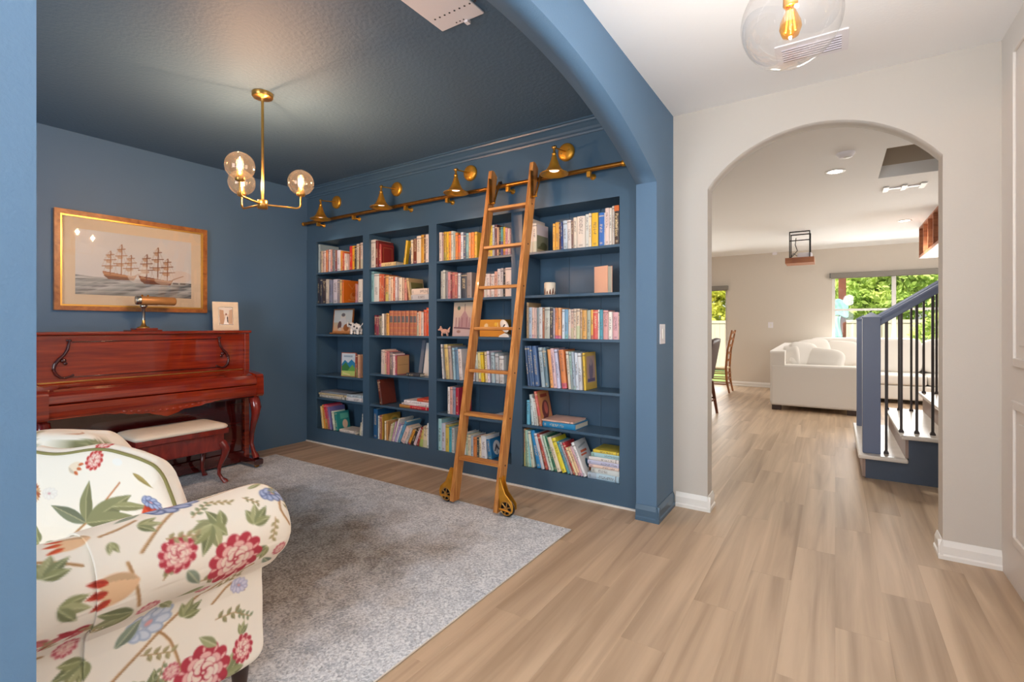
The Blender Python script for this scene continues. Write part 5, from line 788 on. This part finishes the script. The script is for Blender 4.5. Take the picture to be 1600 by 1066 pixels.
fl('peony', .68, .755, 28, -.2); fl('peony', .955, .665, 17, .2); fl('peony', .60, .335, 24, -.3, 'a4b2c8', 'd2d8e2'); fl('peony', .89, .33, 14, .4, 'a8a6c4', 'd8d4e2')
fl('tulip', .545, .545, 36, 3.05, 'e9c096', 'c2402c'); fl('tulip', .50, .20, 26, 2.6, 'd8786a', 'c23a30'); fl('tulip', .47, .70, 30, 3.3, 'e9c096', 'd8562f'); fl('tulip', .30, .56, 30, 2.9)
for k in range(16): fl('leaf', .20+.017*k, .445+.008*math.sin(k*1.3), 16, 4, math.pi+.9*math.sin(k*2.1), 'b83440' if k % 2 else 'd87a78')
for y, s, l, ang in ((.62, .62, 26, .2), (.70, .66, 24, -.6), (.93, .58, 22, 1.8), (.58, .25, 30, .4), (.64, .2, 24, 1.9), (.78, .36, 26, -.4), (.88, .24, 24, .5), (.48, .40, 22, -2.2), (.42, .24, 28, 2.8), (.36, .46, 22, 1.2), (.99, .72, 20, 2.2), (.76, .70, 22, .4), (.56, .82, 26, .1), (.84, .80, 24, 2.9)): fl('sprig', y, s, l, ang, 7, 'b5a67a' if l % 4 else '9aa07a')
for y, s, l, ang in ((.66, .52, 24, 1.0), (.72, .44, 26, 2.6), (.94, .40, 24, -2.2), (.62, .40, 22, .9), (.80, .17, 26, -2.4), (.52, .30, 30, -.8), (.44, .12, 30, .6), (.68, .08, 26, 2.9), (.90, .72, 22, -.4), (.60, .76, 24, 2.8)): fl('leaf', y, s, l, l*.2, ang, 'a8aa7c' if l % 3 else '8d9a86', 'd6d2ac')
for y, s, r in ((.58, .43, 9), (.95, .47, 8), (.73, .40, 7), (.42, .36, 9), (.66, .16, 8)): fl('rose', y, s, r, 'c8606a', 'f0c8c0')
cvA = cv
prof = [(-1.85, .30), (-1.845, .40), (-1.838, .50)]
cxr, czr, Rr = -1.685, .575, .125
inner = [(cxr+Rr*1.18*math.cos(math.radians(a)), czr+Rr*math.sin(math.radians(a))) for a in np.linspace(175, 95, 14)]
outer = [(cxr+Rr*math.cos(math.radians(a)), czr+Rr*math.sin(math.radians(a))) for a in np.linspace(90, -64, 26)]
low = [(-1.652, .435), (-1.658, .38), (-1.655, .3), (-1.65, .2), (-1.646, .14), (-1.65, .128)]
full = prof+inner+outer+low
def resample(P, n):
    P = np.array(P); d = np.r_[0, np.cumsum(np.hypot(*np.diff(P, axis=0).T))]; t = np.linspace(0, d[-1], n); return np.c_[np.interp(t, d, P[:, 0]), np.interp(t, d, P[:, 1])], d[-1]
Ss, SL = resample(full, 300); s_arm = (1-np.linspace(0, 1, 300))*SL+.05
def arm_sheet(name, y0, y1, ny, off, parent, label=None, rear=True, front=False, s_cut=None, seed=0):
    ys = np.linspace(y0, y1, ny); n = len(Ss); cen = np.array([-1.715, .52]); P = np.zeros((ny, n, 3)); C = np.zeros((ny, n, 3))
    tn = np.gradient(Ss, axis=0); nn = np.c_[-tn[:, 1], tn[:, 0]]; nn /= np.linalg.norm(nn, axis=1)[:, None]
    for i, y in enumerate(ys):
        q = Ss+nn*off; e = min((y1-y), .08) if rear else .08; k = 1-.42*(1-math.sqrt(max(0, 1-(1-e/.08)**2))) if e < .08 else 1      # soft rounded far end
        e2 = min(y-y0, .03) if front else .03; k2 = 1-.25*(1-e2/.03)**2 if e2 < .03 else 1
        wv = .0022*np.sin(s_arm*26+y*17+seed)+.0026*np.sin(y*31+s_arm*9)*(s_arm < .5)
        q = cen+(q-cen)*1; top = (Ss[:, 1] > .44)
        qq = cen+(q-cen)*np.where(top, k*k2, 1-(1-k*k2)*.25)[:, None]+nn*wv[:, None]
        yy = y-np.where(top, 0, .075)*(1 if rear else 0)*((y-y0)/(y1-y0))**3
        P[i, :, 0] = qq[:, 0]; P[i, :, 1] = yy; P[i, :, 2] = qq[:, 1]
    w = wloc(parent); mb = MB(); mb.grid(P-np.array(w)); m = bpy.data.meshes.new(name); m.from_pydata(mb.v, [], mb.f); m.polygons.foreach_set('use_smooth', [True]*len(mb.f))
    U = np.repeat(((ys-.1)/1.0)[:, None], n, 1); V = np.repeat((s_arm/.95)[None, :], ny, 0); paint(m, cvA.sample(U.ravel(), V.ravel()))
    # close the far end
    o = link(name, m, M['floral'], parent, label=label); sol = o.modifiers.new('thick', 'SOLIDIFY'); sol.thickness = .006; sol.offset = -1; return P
arm = arm_sheet('arm', .16, 1.0, 210, 0, ac, seed=1)
drape = arm_sheet('arm_cover', .455, 1.012, 180, .007, ac, rear=True, seed=3)
def endcap(ring, name, parent, dy=0):
    cx_ = np.array([-1.735, 0, .5]); pts = ring; cz = np.stack([np.full(len(ring), -1.735), ring[:, 1]+dy*1.3*(ring[:, 2] > .44), np.clip(ring[:, 2], .14, .56)], 1); ctr = ring*.45+cz*.55; ctr[:, 1] += dy*(ring[:, 2] > .44); ct2 = cz
    w = wloc(parent); P = np.array([pts, ctr, ct2])-np.array(w); mb = MB(); mb.grid(P); m = bpy.data.meshes.new(name); m.from_pydata(mb.v, [], mb.f); m.polygons.foreach_set('use_smooth', [True]*len(mb.f))
    paint(m, np.tile(np.array(lin(FLB)), (len(mb.v), 1))); return link(name, m, M['floral'], parent)
endcap(arm[-1], 'arm_back', ac, .02); endcap(arm[0], 'arm_front', ac, -.01)
# body frame: turned 25 degrees, pivot at the rear of the right arm
PV = np.array([-1.80, .97]); Ld = np.array([-.906, -.423]); Fd = np.array([.423, -.906])
BM = Matrix(((Ld[0], Fd[0], 0, PV[0]), (Ld[1], Fd[1], 0, PV[1]), (0, 0, 1, 0), (0, 0, 0, 1)))
def cloth(name, P, cvx, uv, parent, label=None, local=True, thick=0):
    sh_ = P.shape; Q = P.reshape(-1, 3)
    if local: Q = np.c_[PV[0]+Q[:, 0]*Ld[0]+Q[:, 1]*Fd[0], PV[1]+Q[:, 0]*Ld[1]+Q[:, 1]*Fd[1], Q[:, 2]]
    mb = MB(); mb.grid((Q-np.array(wloc(parent))).reshape(sh_)); m = bpy.data.meshes.new(name); m.from_pydata(mb.v, [], mb.f); m.polygons.foreach_set('use_smooth', [True]*len(mb.f))
    paint(m, cvx.sample(uv[0].ravel(), uv[1].ravel())); o = link(name, m, M['floral'], parent, label=label)
    bm = bmesh.new(); bm.from_mesh(m); bmesh.ops.recalc_face_normals(bm, faces=bm.faces); bm.to_mesh(m); bm.free(); return o
cv = Canvas(240, 180, FLB)
cv.line([(70, 150), (96, 120), (112, 104)], 3, 'b5824e'); cv.line([(112, 104), (140, 70), (160, 40)], 2.4, 'c07a4a'); cv.line([(20, 150), (60, 152), (110, 140), (170, 128), (205, 118)], 3, 'b5824e')
for a, l in ((-1.6, 62), (-.62, 86), (-.2, 84), (-2.7, 60)): cv.leaf(112, 104, l, l*.16, a, '8b8a60' if a > -2 else '7f8468', 'cbbf90')
cv.leaf(150, 76, 60, 7, -.15, '9a9668', 'cfc79c'); cv.cluster(40, 140, 36, -2.6, 4); cv.cluster(46, 146, 30, .2, 3); cv.cluster(150, 130, 26, -.5, 2); cv.cluster(136, 130, 20, -1.7, 2)
for k in range(26): a = k*.6; cv.leaf(20, 62, 18, 3.4, a, 'b0603a' if k % 2 else 'd8a878')
cv.tulip(204, 104, 46, -1.2, 'd8502c', 'c03a24'); cv.peony(52, 60, 14, .2, 'e6dcd0', 'f2eadf'); cv.rose(110, 14, 14, 'c23a34'); cv.ell(150, 12, 9, 5, 0, 'f3efe6'); cv.leaf(180, 22, 40, 4, .3, 'b09a5c'); cv.tulip(70, 20, 24, .3, 'f0dcc0', 'd06a3a'); cv.peony(210, 60, 15, .4); cv.rose(24, 112, 9); cvC = cv
# loose back cushion
def superbox(cx_, cy_, cz_, w, d, h, e, nu=150, nv=110):
    u = np.linspace(-math.pi, math.pi, nu); v = np.linspace(-math.pi/2, math.pi/2, nv); U, V = np.meshgrid(u, v)
    f = lambda t, p: np.sign(t)*np.abs(t)**p
    return np.stack([cx_+w/2*f(np.cos(V), e)*f(np.cos(U), e), cy_+d/2*f(np.cos(V), e)*f(np.sin(U), e), cz_+h/2*f(np.sin(V), e)], -1)
CW, CH, CD = .66, .37, .17
CD = .05; u_ = np.linspace(0, 1, 200); v_ = np.linspace(0, 1, 130); U, V = np.meshgrid(u_, v_)
def pill(s):                                         # front/back sheet of a box cushion with rounded upper right corner
    ed = np.minimum(np.minimum(U, 1-U)*CW, np.minimum(V, 1-V)*CH); puff = .045*np.clip(ed/.14, 0, 1)**.6
    return puff
sag = .055*np.clip((.30-U)/.30, 0, 1)**2+.012*np.sin(U*9)*V
A = np.stack([.065+U*CW+.05*(1-V)*(U-.5)*-.4, .215-.05*V+pill(1)+0*U, .452+V*CH-sag*V+0*U], -1)
A[..., 0] += .13*V**1.6*(1-U)**2-.01*(1-V)
A[..., 2] -= .02*np.clip((.12-U)/.12, 0, 1)**2*V
cloth('back_cushion', A, cvC, (1-U, V), ac); cush = ac.children[-1]
cush = [c_ for c_ in ac.children if c_.name.startswith('back_cushion')][0]
# boxing strip round the cushion and its back
per = [A[-1, :], ]; T = np.linspace(0, 1, 26)
top = np.stack([A[-1]*(1-t)+(A[-1]+np.array([0, -CD, .004]))*t+np.clip(u_/.12, 0, 1)[:, None]*np.array([[0, 0, .012*math.sin(math.pi*t)]]) for t in T])
cloth('boxing', top, cvC, (np.tile(1-u_, (26, 1)), np.tile(1-.18*T[:, None], (1, 200))), cush)
side = np.stack([A[:, 0]*(1-t)+(A[:, 0]+np.array([0, -CD, .0])+np.array([[0, 0, .004]])*v_[:, None]**8)*t-np.clip((1-v_)/.15, 0, 1)[:, None]*np.array([[.012*math.sin(math.pi*t), 0, 0]]) for t in T]); cloth('boxing', side, cvC, (np.tile(np.linspace(.9, 1, 26)[:, None], (1, 130)), np.tile(v_, (26, 1))), cush)
wp = [A[j, 0] for j in range(0, 130, 6)]+[A[-1, i] for i in range(4, 200, 6)]
mb = MB(); mb.M = BM; mb.tube([tuple(p) for p in wp], .006, 8); part('welt', mb, M['welt'], cush)
# back, seat, base, left arm in the turned frame
def box_cloth(name, a0, a1, b0, b1, z0, z1, r, parent, crest=0):
    P = superbox((a0+a1)/2, (b0+b1)/2, (z0+z1)/2, a1-a0, b1-b0, z1-z0, r, 90, 60)
    if crest: w = np.clip((P[..., 2]-z0)/(z1-z0), 0, 1)**2; t = np.clip((P[..., 0]-a0-.10)/.2, 0, 1); P[..., 2] += crest*w*(t*t*(3-2*t))
    uu = 1-((P[..., 0]-a0)/1.1+.05); vv = (P[..., 2]-z0-(P[..., 1]-b0)*.9)/.75; return cloth(name, P, cvC, (np.mod(uu, 1), np.clip(vv, 0, 1)), parent)
box_cloth('chair_back', .36, 1.1, -.10, .075, .20, .72, .42, ac, .13)
box_cloth('seat_cushion', .26, .80, .06, .58, .30, .455, .35, ac)
box_cloth('base', .26, .82, -.02, .50, .125, .315, .25, ac)
box_cloth('left_arm', .79, 1.0, -.05, .60, .125, .66, .5, ac)
def tleg(x, y): return MB().lathe([(.016, .009), (.02, .02), (.027, .08), (.031, .15)], (x, y, 0), 14)
for x, y in ((-1.70, .885), (-1.70, .24), (-2.55, .56), (-2.3, .15)): part('foot', tleg(x, y), M['dleg'], ac)
# ============================================================ staircase
SX, RUN, RISE, SY0, SY1 = .16, .28, .19, 5.02, 6.52
st = thing('staircase', (.9, 5.75, 0), 'staircase with pale treads, blue newel posts and dark iron balusters', 'staircase')
NS = 6
for i in range(NS):
    x = SX+RUN*i; z = .2+RISE*i
    part('tread', MB().box(x, x+RUN+.045 if i < NS-1 else x+1.0, SY0-.055, SY1+.055, z-.034, z), M['tread'], st, bev=.01)
    part('riser', MB().box(x+.03, x+.05, SY0-.001, SY1+.001, max(z-RISE, 0), z-.034), M['riser'], st)
sp = [(SX+.05, 0)]
for i in range(NS): x = SX+.05+RUN*i; z = .166+RISE*i; sp += [(x, z), (x+RUN if i < NS-1 else x+1.0, z)]
sp.append((sp[-1][0], 0))
for y in (SY0, SY1-.03): part('stringer_panel', MB().prism(sp, 'y', y, y+.03), M['knee'], st)
rz = lambda x: 1.315+(x-.32)*.70
for y in (SY0+.03, SY1-.15):
    nw = part('newel_post', MB().box(.192, .314, y, y+.122, .2, 1.33), M['stairblue'], st, bev=.004)
    part('post_cap', MB().loft([[(.186, y-.006, 1.325), (.32, y-.006, 1.325), (.32, y+.128, 1.325), (.186, y+.128, 1.325)], [(.186, y-.006, 1.338), (.32, y-.006, 1.338), (.32, y+.128, 1.338), (.186, y+.128, 1.338)], [(.25, y+.058, 1.378), (.256, y+.058, 1.378), (.256, y+.064, 1.378), (.25, y+.064, 1.378)]], True, True, False), M['stairblue'], nw)
    yc = y+.061; hr = MB()
    def sec(x): z = rz(x); return [(x, yc-.032, z-.045), (x, yc+.032, z-.045), (x, yc+.032, z-.012), (x, yc+.026, z+.012), (x, yc+.016, z+.03), (x, yc-.016, z+.03), (x, yc-.026, z+.012), (x, yc-.032, z-.012)]
    hr.loft([sec(.31), sec(1.9)], True, True, False); part('handrail', hr, M['stairblue'], st, bev=.004)
    for k in range(13):
        x = .354+.0985*k; i = min(int((x-SX-.012)/RUN), NS-1); z = .2+RISE*i
        b = part('baluster', MB().box(x-.009, x+.009, yc-.009, yc+.009, z, rz(x)-.04), M['iron'], st)
        part('shoe', MB().loft([[(x+s_*a, yc+s2*a, zz) for s_, s2 in ((-1, -1), (1, -1), (1, 1), (-1, 1))] for a, zz in ((.017, z), (.017, z+.012), (.009, z+.028))], True, True, False), M['iron'], b)
# ============================================================ sectional sofa
sf = thing('sofa', (.6, 9.7, 0), 'cream linen L shaped sectional sofa facing away from the stairs', 'sofa')
SFX = -.82
part('arm', MB().box(SFX+.0, .34, 8.33, 8.56, .07, .685), M['sofa'], sf, bev=.03)
part('side_base', MB().box(SFX+.02, .32, 8.56, 11.0, .07, .30), M['sofa'], sf, bev=.02); part('rear_base', MB().box(.32, 2.6, 10.02, 11.0, .07, .30), M['sofa'], sf, bev=.02)
part('side_back', MB().prism([(8.335, .10), (11.02, .10), (11.02, .93), (10.8, .93), (8.335, .885)], 'x', SFX-.002, SFX+.19), M['sofa'], sf, bev=.03); part('rear_back', MB().box(SFX+.19, 2.6, 10.82, 11.02, .10, .94), M['sofa'], sf, bev=.03)
def soft(a0, a1, b0, b1, z0, z1, e=.28, M_=None, nu=44, nv=26):
    P = superbox(0, 0, 0, a1-a0, b1-b0, z1-z0, e, nu, nv); mb = MB(); mb.M = Matrix.Translation(((a0+a1)/2, (b0+b1)/2, (z0+z1)/2)) @ (M_ or Matrix.Identity(4)); mb.grid(P); return mb
for a0, a1, b0, b1 in ((-.6, .33, 8.57, 9.4), (-.6, .33, 9.4, 10.2), (-.6, .42, 10.2, 10.8), (.42, 1.22, 10.0, 10.8), (1.22, 2.6, 10.0, 10.8)): part('seat_cushion', soft(a0, a1, b0, b1, .30, .475, .25), M['sofa'], sf)
for a0, a1 in ((-.4, .42), (.42, 1.22), (1.22, 2.4)): part('back_cushion', soft(a0, a1, 10.58, 10.84, .46, 1.045, .3, Matrix.Rotation(math.radians(-6), 4, 'X')), M['sofa'], sf)
for b0, b1 in ((8.60, 9.4), (9.42, 10.3)): part('back_cushion', soft(-.66, -.42, b0, b1, .46, .97, .35, Matrix.Rotation(math.radians(-9), 4, 'Y')), M['sofa'], sf)
for x, y in ((-.74, 8.4), (.2, 8.4), (-.74, 10.9), (.55, 10.1), (2.4, 10.1)): part('leg', MB().box(x-.06, x+.06, y-.05, y+.05, 0, .072), M['dleg'], sf, bev=.004)
PLW = [((-.42, 8.74, .81), (.42, .16, .40), (14, 6, 22), 'cream throw pillow nearest the sofa corner by the arm'), ((-.14, 8.72, .755), (.52, .17, .34), (24, 6, -12), 'cream throw pillow in front lying against the sofa arm'), ((-.30, 9.2, .86), (.5, .16, .38), (14, -8, 20), 'cream throw pillow behind the front two on the sofa'), ((.10, 9.9, .80), (.5, .18, .42), (18, 4, -8), 'cream throw pillow farthest along the sofa near the back')]
for c_, (a, b, h_), (rx, ry, rzz), lb in PLW:
    P = superbox(0, 0, 0, a, b, h_, .55, 40, 26); mb = MB(); mb.grid(P); o = link('throw_pillow', mb.mesh('throw_pillow'), M['sofa'], None, c_); o.rotation_euler = (math.radians(-rx), math.radians(ry), math.radians(rzz)); tag(o, lb, 'pillow', 'sofa pillows')
# ============================================================ chairs beyond the arch
c1 = thing('dining_chair', (-1.70, 7.3, 0), 'dark brown leather dining chair with curved back beside the arch', 'chair')
part('seat', soft(-1.96, -1.49, 7.05, 7.55, .44, .54, .4), M['leather'], c1)
bk = [[(-1.505+.10*t+.03*(1-4*(s_-.5)**2)*t, 7.04+.54*s_, .50+.56*t+.03*math.sin(math.pi*s_)*t) for s_ in np.linspace(0, 1, 15)] for t in np.linspace(0, 1, 12)]
P = np.array(bk); mb = MB(); mb.grid(P); o = part('backrest', mb, M['leather'], c1); sd = o.modifiers.new('thick', 'SOLIDIFY'); sd.thickness = .045; sd.offset = 0
for x, y, dx in ((-1.50, 7.07, .075), (-1.50, 7.54, .075), (-1.93, 7.08, 0), (-1.93, 7.52, 0)): part('leg', MB().loft([[(x+dx+s_*.016, y+s2*.016, 0) for s_, s2 in ((-1, -1), (1, -1), (1, 1), (-1, 1))], [(x+s_*.022, y+s2*.022, .46) for s_, s2 in ((-1, -1), (1, -1), (1, 1), (-1, 1))]], True, True, False), M['bark'], c1)
part('stretcher', MB().tube([(-1.46, 7.07, .20), (-1.46, 7.54, .20)], .012, 8).tube([(-1.46, 7.54, .22), (-1.93, 7.52, .22)], .012, 8), M['bark'], c1)
c2 = thing('dining_chair', (-1.9, 10.08, 0), 'tall golden oak ladder back chair with woven seat', 'chair')
part('seat', soft(-2.12, -1.70, 9.86, 10.30, .435, .475, .3), M['seat'], c2)
for y in (9.89, 10.27):
    part('back_post', MB().tube([(-1.655, y, 0), (-1.70, y, .22), (-1.715, y, .46), (-1.69, y, .80), (-1.61, y, 1.18)], [.017, .02, .021, .019, .016], 10), M['ladderback'], c2)
    part('front_leg', MB().tube([(-2.1, y, 0), (-2.1, y, .47)], .019, 10), M['ladderback'], c2)
for k, z in enumerate((.62, .76, .90, 1.03, 1.15)):
    xx = -1.708+.1*max(0, (z-.62)/.55)**1.5; n = 12; po = [(9.89+.38*i/n, z+.012*math.sin(math.pi*i/n)) for i in range(n+1)]+[(10.27-.38*i/n, z-.05+.02*math.sin(math.pi*i/n)) for i in range(n+1)]
    part('back_slat', MB().prism(po, 'x', xx-.006, xx+.006), M['ladderback'], c2)
for z in (.16, .26, .36): part('stretcher', MB().tube([(-1.70, 9.89, z), (-2.1, 9.89, z)], .010, 8).tube([(-1.70, 10.27, z), (-2.1, 10.27, z)], .010, 8).tube([(-1.69, 9.89, z), (-1.69, 10.27, z)], .010, 8), M['ladderback'], c2)
# ============================================================ ceiling hung projector tray and wooden cubby
pj = thing('projector_mount', (-.46, 9.0, 2.24), 'wooden projector tray hung from the ceiling on black metal straps', 'projector')
part('tray', MB().box(-.66, -.27, 8.82, 9.22, 2.245, 2.26).box(-.66, -.27, 8.82, 8.84, 2.26, 2.33).box(-.66, -.27, 9.20, 9.22, 2.26, 2.33).box(-.66, -.64, 8.84, 9.20, 2.26, 2.33).box(-.29, -.27, 8.84, 9.20, 2.26, 2.33), M['shelfwood'], pj)
for x in (-.60, -.33):
    part('strap', MB().box(x-.007, x+.007, 8.86, 8.875, 2.33, H).box(x-.007, x+.007, 8.86, 8.875, H-.012, H), M['black'], pj)
    part('strap', MB().box(x-.007, x+.007, 9.16, 9.175, 2.33, H), M['black'], pj)
for z, y in ((2.735, 8.87), (2.60, 8.868), (2.735, 9.168)): part('cross_bar', MB().box(-.60, -.33, y-.007, y+.007, z-.007, z+.007), M['black'], pj)
part('projector', soft(-.50, -.30, 8.88, 9.14, 2.30, 2.41, .25), M['plastic'], pj)
part('cable', MB().tube([(-.52, 9.0, 2.66), (-.53, 8.98, 2.55), (-.5, 8.96, 2.45), (-.56, 8.92, 2.37), (-.6, 8.88, 2.32)], .006, 8).tube([(-.5, 8.9, 2.36), (-.55, 8.86, 2.4), (-.6, 8.9, 2.33)], .005, 8), M['black'], pj)
cb = thing('wall_cubby', (1.2, 8.8, 2.30), 'walnut wooden cubby unit hung at the ceiling on the right', 'shelf')
CX0, CX1, CY0, CY1, CZ0, CZ1 = 1.055, 1.34, 7.85, 9.55, 2.30, 2.74
part('bottom_panel', MB().box(CX0+.01, CX1, CY0, CY1, CZ0-.02, CZ0), M['trim'], cb); part('top_panel', MB().box(CX0, CX1, CY0, CY1, CZ1-.02, CZ1), M['shelfwood'], cb)
part('lower_rail', MB().box(CX0, CX0+.012, CY0, CY1, CZ0-.02, CZ0+.015), M['shelfwood'], cb)
part('back_panel', MB().box(CX1-.01, CX1, CY0, CY1, CZ0, CZ1-.02), M['shelfwood'], cb)
for y in (CY0, CY0+.42, CY0+.84, CY0+1.26, CY1-.02): part('divider', MB().box(CX0, CX1-.01, y, y+.02, CZ0, CZ1-.02), M['shelfwood'], cb)
for x, y in ((1.12, 8.2), (1.22, 8.7), (1.12, 9.2)): part('screw', MB().lathe([(.012, CZ0-.022), (.012, CZ0-.018)], (x, y, 0), 10), M['dark'], cb)
# ============================================================ garden outside
struct('ground', MB().box(-16, 18, 11.35, 40, -.35, -.2), M['grass'], 'lawn outside the rear windows')
fn = thing('garden_fence', (0, 17, -.2), 'white vinyl privacy fence across the back of the garden', 'fence')
for k in range(9):
    x = -11+2.4*k; part('fence_post', MB().box(x-.065, x+.065, 16.94, 17.07, -.2, 1.50).box(x-.08, x+.08, 16.92, 17.09, 1.50, 1.53), M['vinyl'], fn)
    if k < 8:
        pb = MB()
        for j in range(15): pb.box(x+.07+j*.151, x+.07+j*.151+.147, 16.99, 17.02, -.1, 1.34)
        o = part('fence_boards', pb, M['vinyl'], fn); o['kind'] = 'stuff'
        for z in (-.1, 1.34): part('fence_rail', MB().box(x+.065, x+2.335, 16.97, 17.04, z, z+.09), M['vinyl'], fn)
def foliage(n, cen, rad, size, seed):
    r_ = np.random.default_rng(seed); nb = 26
    bc_ = r_.normal(size=(nb, 3)); bc_ /= np.linalg.norm(bc_, axis=1)[:, None]; bc_ = bc_*r_.uniform(.35, .85, (nb, 1))*np.array(rad)+np.array(cen); br = r_.uniform(.25, .45, nb)
    k = r_.integers(0, nb, n); d = r_.normal(size=(n, 3)); d /= np.linalg.norm(d, axis=1)[:, None]; p = bc_[k]+d*(br[k]*r_.uniform(.6, 1.05, n))[:, None]*np.array(rad)
    a = r_.normal(size=(n, 3)); a /= np.linalg.norm(a, axis=1)[:, None]; b = np.cross(a, r_.normal(size=(n, 3))); b /= np.linalg.norm(b, axis=1)[:, None]
    s_ = size*r_.uniform(.6, 1.3, (n, 1)); v = np.stack([p-a*s_, p+b*s_*.45, p+a*s_, p-b*s_*.45], 1).reshape(-1, 3)
    return v, [(4*i, 4*i+1, 4*i+2, 4*i+3) for i in range(n)]
TR = [(-9.8, 19.5, 3.3, 2.0, 'leafy', 'yellow green tree beyond the fence at far left'), (-7.1, 24.8, 3.6, 2.0, 'leafd', 'deep green tree farther back at the left'), (-4.0, 19.5, 2.7, 2.0, 'leafy', 'yellow green tree seen through the glass door'), (-1.5, 24.8, 3.4, 2.0, 'leafd', 'deep green tree farther back behind the patio post'), (1.15, 19.5, 3.0, 2.0, 'leaf', 'large bright green tree filling the left sash of the double window'), (3.9, 24.8, 3.5, 2.0, 'leafd', 'deep green tree farther back behind the right sash'), (6.5, 19.5, 2.9, 2.0, 'leaf', 'bright green tree beyond the fence at far right')]
for i, (x, y, zc, rd, mt, lb) in enumerate(TR):
    t = thing('tree', (x, y, -.2), lb, 'tree', 'trees beyond the fence'); v, f_ = foliage(9500, (0, 0, zc-.3), (rd, rd*.8, rd*.75), .11, 20+i)
    m = bpy.data.meshes.new('crown'); m.from_pydata(v.tolist(), [], f_); o = link('crown', m, M[mt], t); o['kind'] = 'stuff'
    link('trunk', MB().tube([(0, 0, 0), (.05, 0, 1.2), (-.03, .05, zc)], [.16, .13, .08], 10).mesh('trunk'), M['bark'], t)
t = thing('shrub', (1.95, 14.2, -.2), 'leafy light green shrub in front of the fence outside right sash', 'shrub'); v, f_ = foliage(900, (0, 0, 1.1), (.62, .4, .95), .085, 77)
m = bpy.data.meshes.new('foliage'); m.from_pydata(v.tolist(), [], f_); o = link('foliage', m, M['leaf'], t); o['kind'] = 'stuff'
link('stems', MB().tube([(0, 0, 0), (.05, 0, .7), (.15, 0, 1.5)], [.015, .012, .006], 6).tube([(0, 0, 0), (-.1, .05, .8), (-.2, .05, 1.4)], [.015, .012, .006], 6).mesh('stems'), M['bark'], t)
pp = thing('patio_post', (.13, 13, -.2), 'brown wooden patio post outside the double window', 'post')
part('shaft', MB().box(.06, .20, 12.93, 13.07, .9, 3.0), M['bark'], pp, bev=.01); part('lower_shaft', MB().box(.05, .21, 12.92, 13.08, -.2, .9), M['bark'], pp, bev=.01)
U, V = np.meshgrid(np.linspace(0, 1, 24), np.linspace(0, 1, 16)); P = np.stack([-.06+U*.30, 12.86+.03*np.sin(U*9+V*3), 1.50+V*.36-.1*(1-U)+.06*np.sin(U*5)], -1); mb = MB(); mb.grid(P); o = solo('hanging_cloth', mb, M['teal'], 'teal and white cloth tied round the brown patio post', 'cloth'); sd = o.modifiers.new('thick', 'SOLIDIFY'); sd.thickness = .01
P = np.stack([-.06+U*.17+.02*np.sin(V*6), 12.85+.03*np.sin(U*11+V*5), .75+V*.72, ], -1); mb = MB(); mb.grid(P); o = solo('hanging_cloth', mb, M['teal'], 'lower teal cloth hanging left of the brown patio post', 'cloth'); sd = o.modifiers.new('thick', 'SOLIDIFY'); sd.thickness = .01
